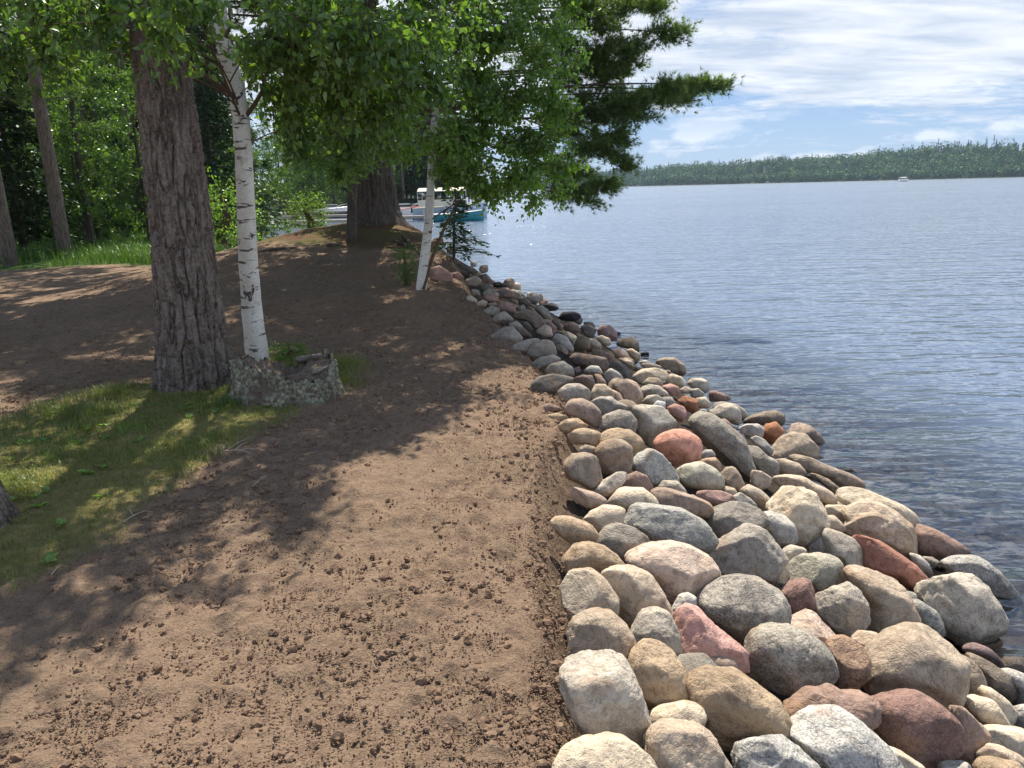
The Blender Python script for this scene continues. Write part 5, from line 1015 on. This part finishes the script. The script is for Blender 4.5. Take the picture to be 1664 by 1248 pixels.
boat('fishing_boat','white fishing boat moored at the farthest dock','boat',wat(535,99),R(4),5.,1.8,.7,WHITE,stripe=ALU,cabin=True)
boat('pontoon_boat','low pale pontoon boat at the farthest dock','boat',wat(585,101),R(2),6.5,2.4,.7,ALU,cabin=False)
boat('motor_boat','small white motor boat crossing the lake in front of the far shore','boat',wat(1468,520),R(12),7.5,2.6,1.3,WHITE,cabin=True,canopy=WHITE,motor=True)
def dock(label,x0,x1,y,w=1.3,z=-.55,ang=0.):
    o=empty('dock',((x0+x1)/2,y,WL),ang); tag(o,label,'dock','docks in the cove'); L=x1-x0; mb=MB(); n=int(L/.16)
    for i in range(n): mb.box((-L/2+(i+.5)*L/n,0,z-WL),(L/n-.02,w,.05))
    mk('deck',*mb.out(),DOCKW,o); mb=MB(); [mb.box((0,s_*w*.47,z-WL-.10),(L,.06,.15)) for s_ in (-1,1)]; mk('side_beam',*mb.out(),DOCKW,o)
    for i in range(max(2,int(L/3.2))+1):
        for s_ in (-1,1): mb=MB(); mb.tube([(-L/2+.2+i*(L-.4)/max(2,int(L/3.2)),s_*(w/2+.04),-1.2),(-L/2+.2+i*(L-.4)/max(2,int(L/3.2)),s_*(w/2+.04),.95)],.05,6); mk('post',*mb.out(),ALU,o)
    return o
dock('nearest long grey dock running out from the cove bank',-23.5,-9,63.5); dock('second grey dock behind the nearest one in the cove',-26,-11,78,1.3); dock('third dock of the cove with boats beside it',-28,-15,94,1.3); dock('short dock beside the teal boat',-11.5,-7.0,68.5,1.4)
# ---------------- stump ----------------
def stump():
    c=at(468,645,6.05); c[2]=gz(c[0],c[1]); o=treething('tree_stump','low hollow old stump crusted with pale green lichen beside the birch','stump',c)
    nt=220; th=np.linspace(0,2*np.pi,nt,endpoint=False); ring=np.stack([np.cos(th),np.sin(th)],-1); nz=fbm(ring*1.6,3,4); n2=fbm(ring*6,3,8)
    ang=np.degrees(th)  # 0=right, 90=away, 180=left, 270=towards viewer
    h=1.12*np.interp(ang,[0,25,60,75,120,160,200,240,270,300,325,345,360],[.21,.27,.27,.20,.20,.26,.31,.28,.22,.18,.17,.12,.21])+.055*n2+.035*vnoise(ring*9,13)+.02*vnoise(ring*25,3)
    r=(.37+.06*nz+.02*n2)*np.interp(ang,[0,90,180,270,360],[1.08,.92,1.08,.95,1.08]); prof=[(1.22,-.06),(1.14,.05),(1.05,.25),(1.0,.55),(.99,.8),(.97,1.0),(.90,1.01)]; nv=26
    u=np.linspace(0,len(prof)-1,nv); pr=np.interp(u,range(len(prof)),[a for a,b in prof]); pz=np.interp(u,range(len(prof)),[b for a,b in prof])
    def surf(pr,pz,amp,seed,base=0.):
        TH,Z=np.meshgrid(th,pz); Rr=r[None]*pr[:,None]; V=np.stack([np.cos(TH)*Rr,np.sin(TH)*Rr,np.where(Z>0,Z*h[None],Z)+base],-1); d=fbm(V*np.array([14,14,5]),3,seed)*amp+fbm(V*40,2,seed+2)*amp*.4; V[...,0]+=np.cos(TH)*d; V[...,1]+=np.sin(TH)*d
        n=len(pz); i=np.arange(n-1)[:,None]*nt; j=np.arange(nt)[None]; j2=(j+1)%nt; return V.reshape(-1,3),np.stack([i+j,i+j2,i+nt+j2,i+nt+j],-1).reshape(-1,4)
    def bb(t,p):
        co=t.coord(); a=t.noise(co,5,5,.65,.4); f=t.noise(co,28,5,.7); v=t.vor(co,34,out='Distance'); wd=t.mix(f,(.075,.055,.04),(.23,.19,.15)); lc=t.mix(t.mapr(v,.0,.5),(.50,.46,.33),(.25,.25,.175)); 
        t.ln(t.mix(t.math('MULTIPLY',t.mapr(a,.42,.50),t.mapr(f,.44,.54)),wd,lc),p.inputs['Base Color']); t.ln(t.bump(t.math('ADD',f,v),.9,.012),p.inputs['Normal'])
    V,F=surf(pr,pz,.036,3); mk('bark',V,[F],princ('lichened stump bark',(.2,.2,.2),.95,.1,bb),o,smooth=True)
    def wb(t,p):
        co=t.coord(); a=t.noise(t.mapping(co,scale=(6,6,1)),3,5,.7,1.); f=t.noise(co,50,3,.6); c=t.mix(a,(.085,.055,.038),(.27,.215,.165)); c=t.mix(t.mapr(f,.5,.7,0,.5),c,(.42,.36,.30)); t.ln(c,p.inputs['Base Color']); t.ln(t.bump(t.math('ADD',a,f),.9,.015),p.inputs['Normal'])
    V,F=surf(np.array([.875,.86,.78,.62,.45,.25,.02]),np.array([1.0,.90,.74,.62,.56,.52,.50]),.03,9); mk('rotten_wood',V,[F],princ('rotten wood',(.2,.1,.1),.95,.1,wb),o,smooth=True)
    sp=princ('silver weathered wood',(.34,.33,.31),.85,.2,lambda t,p:(t.ln(t.mix(t.noise(t.mapping(t.coord(),scale=(3,30,30)),2,4,.7),(.08,.065,.05),(.33,.29,.245)),p.inputs['Base Color']),t.ln(t.bump(t.noise(t.mapping(t.coord(),scale=(3,30,30)),2,4,.7),.9,.012),p.inputs['Normal'])))
    for (a,b,w_,t_) in (((.22,.02,.185),(.42,.06,.235),.045,.016),((.02,.27,.235),(.30,.22,.275),.038,.028),((-.30,-.20,.275),(.05,-.33,.225),.022,.014)):
        a=np.array(a);b=np.array(b); P=bez(a,(a+b)/2+[0,0,.015],b,14); V,F=tube(P,[w_*(1+.07*math.sin(i*1.7+w_*50))*(.75 if i in(0,13) else 1) for i in range(14)],14); V[:,:2]+=.012*np.round(fbm(V*9,2,3)*3)[:,None]; V[:,2]=np.repeat(P[:,2],14)+(V[:,2]-np.repeat(P[:,2],14))*(t_/w_); V+=fbm(V*30,3,6)[:,None]*.009
        n=len(V); mk('splinter',V,[F,np.array([list(range(14))[::-1]]),np.array([list(range(n-14,n))])],sp,o,smooth=True)
    return o
stump()
TWG=princ('bleached twig',(.38,.31,.24),.85,.1)
def twig(label,px0,px1,forks,r=.006):
    a=hit(*px0)+[0,0,.02]; b=hit(*px1)+[0,0,.025]; o=treething('fallen_twig',label,'twig',a); mb=MB(); P=bez(a,(a+b)/2+np.array([.02,.02,.02]),b,10); mb.tube(P,np.linspace(r,r*.4,10),6)
    for i,d in forks: mb.tube([P[i],P[i]+np.array(d)*.5+[0,0,.01],P[i]+np.array(d)],[r*.6,r*.5,r*.3],5)
    loc_child('stem',*mb.out(),TWG,o)
twig('forked bleached twig lying on the dark soil right of the grass',(366,738),(408,743),[(0,(.10,.22,.02)),(3,(.05,.09,.02)),(5,(.12,-.04,.02))])
twig('grey twig half buried in the soil between grass and sunlit soil',(195,858),(236,838),[(4,(-.06,.07,.01)),(6,(.08,-.01,.01))],.004)
twig('thin stick on the soil at the lower edge of the grass',(82,944),(93,930),[(5,(.03,.02,.0))],.004)
twig('tiny stick lying on the shaded soil below the stump',(410,796),(432,780),[(4,(.03,-.02,.0))],.003)
# dry grass tuft right of the stump, leafless shoots by the young birch
def tuft(label,c,n,L,w,m,name='dry_grass_tuft',cat='grass',sp=.07,lean=.4):
    P=c+rng.normal(size=(n,3))*[sp,sp,0]; P[:,2]=land(P[:,0],P[:,1])[0]; V,F=blades(P,rng.uniform(.6,1,n)*L,w,lean); o=mk(name,V-c,F,m,attrs={'tint':('POINT',np.repeat(rng.random(n),5))}); o.location=c; return tag(o,label,cat,kind='stuff')
STR=princ('straw',(.27,.20,.13),.9,.1)
tuft('upright dry grass tuft just right of the old stump',hit(571,650),26,.20,.003,STR); tuft('pale dry straw clump at the edge of the grass patch',hit(350,738),90,.07,.002,princ('pale straw',(.5,.38,.22),.9,.1),sp=.05,lean=1.)
tuft('fresh green grass tuft at the left foot of the stump',hit(372,668),160,.13,.003,LF_tall,'grass_tuft',sp=.09); tuft('green grass tuft behind the birch foot and the stump',hit(470,580),90,.07,.003,LF_grass,'grass_tuft',sp=.10)
tuft('yellowish grass tuft on the left side of the grass patch',hit(98,745),90,.10,.003,LF_yel,'grass_tuft',sp=.07,lean=1.); tuft('yellowish grass tuft in the middle of the grass patch',hit(215,705),90,.10,.003,LF_yel,'grass_tuft',sp=.08,lean=1.)
# rocks along the cove bank and a root on the mound
for i,(px,y) in enumerate(((438,26.),(432,25.2),(445,27),(428,24.4),(440,28.2),(436,24.0))):
    x=float(np.interp(y,[22,26,34],[-6.2,-8.6,-11.5]))-.4-.2*i%.5; o=bpy.data.objects.new('boulder',pm[list(pm)[i]]); COL.objects.link(o); o.location=(x,y,gz(x,y)+.12); o.scale=(.45,.4,.35); tag(o,'grey brown rock on the natural cove bank behind the near birch','boulder','rocks on the cove bank')
mb=MB(); a=at(690,440,14.6); 
for px0,py0,px1,py1,d0,d1 in ((420,412,520,398,14.4,15.0),(640,392,690,415,14.6,14.4),(655,385,700,432,15.6,14.3),(530,400,575,402,14.8,14.6)):
    P=[hit(px0+(px1-px0)*k,py0+(py1-py0)*k)+[0,0,.01] for k in np.linspace(0,1,7)]; P=np.array(P); P[:,2]+=.02*np.sin(np.arange(7)); mb.tube(P,np.linspace(.035,.018,7),7)
V,F=mb.out(); 
tag(mk('exposed_roots',V,F,BK_dark,smooth=True),'dark roots lying bare on the mossy mound around the huge pine','roots')

# haze
mb=MB(); mb.box((0,1200,80),(4000,2700,172)); m,t,out=mat('haze air'); pvn=t.n.new('ShaderNodeVolumePrincipled'); pvn.inputs['Color'].default_value=(.62,.80,1,1); pvn.inputs['Density'].default_value=.00010; pvn.inputs['Anisotropy'].default_value=.2; t.ln(pvn.outputs[0],out.inputs['Volume'])
tag(mk('haze',*mb.out(),m),kind='stuff')
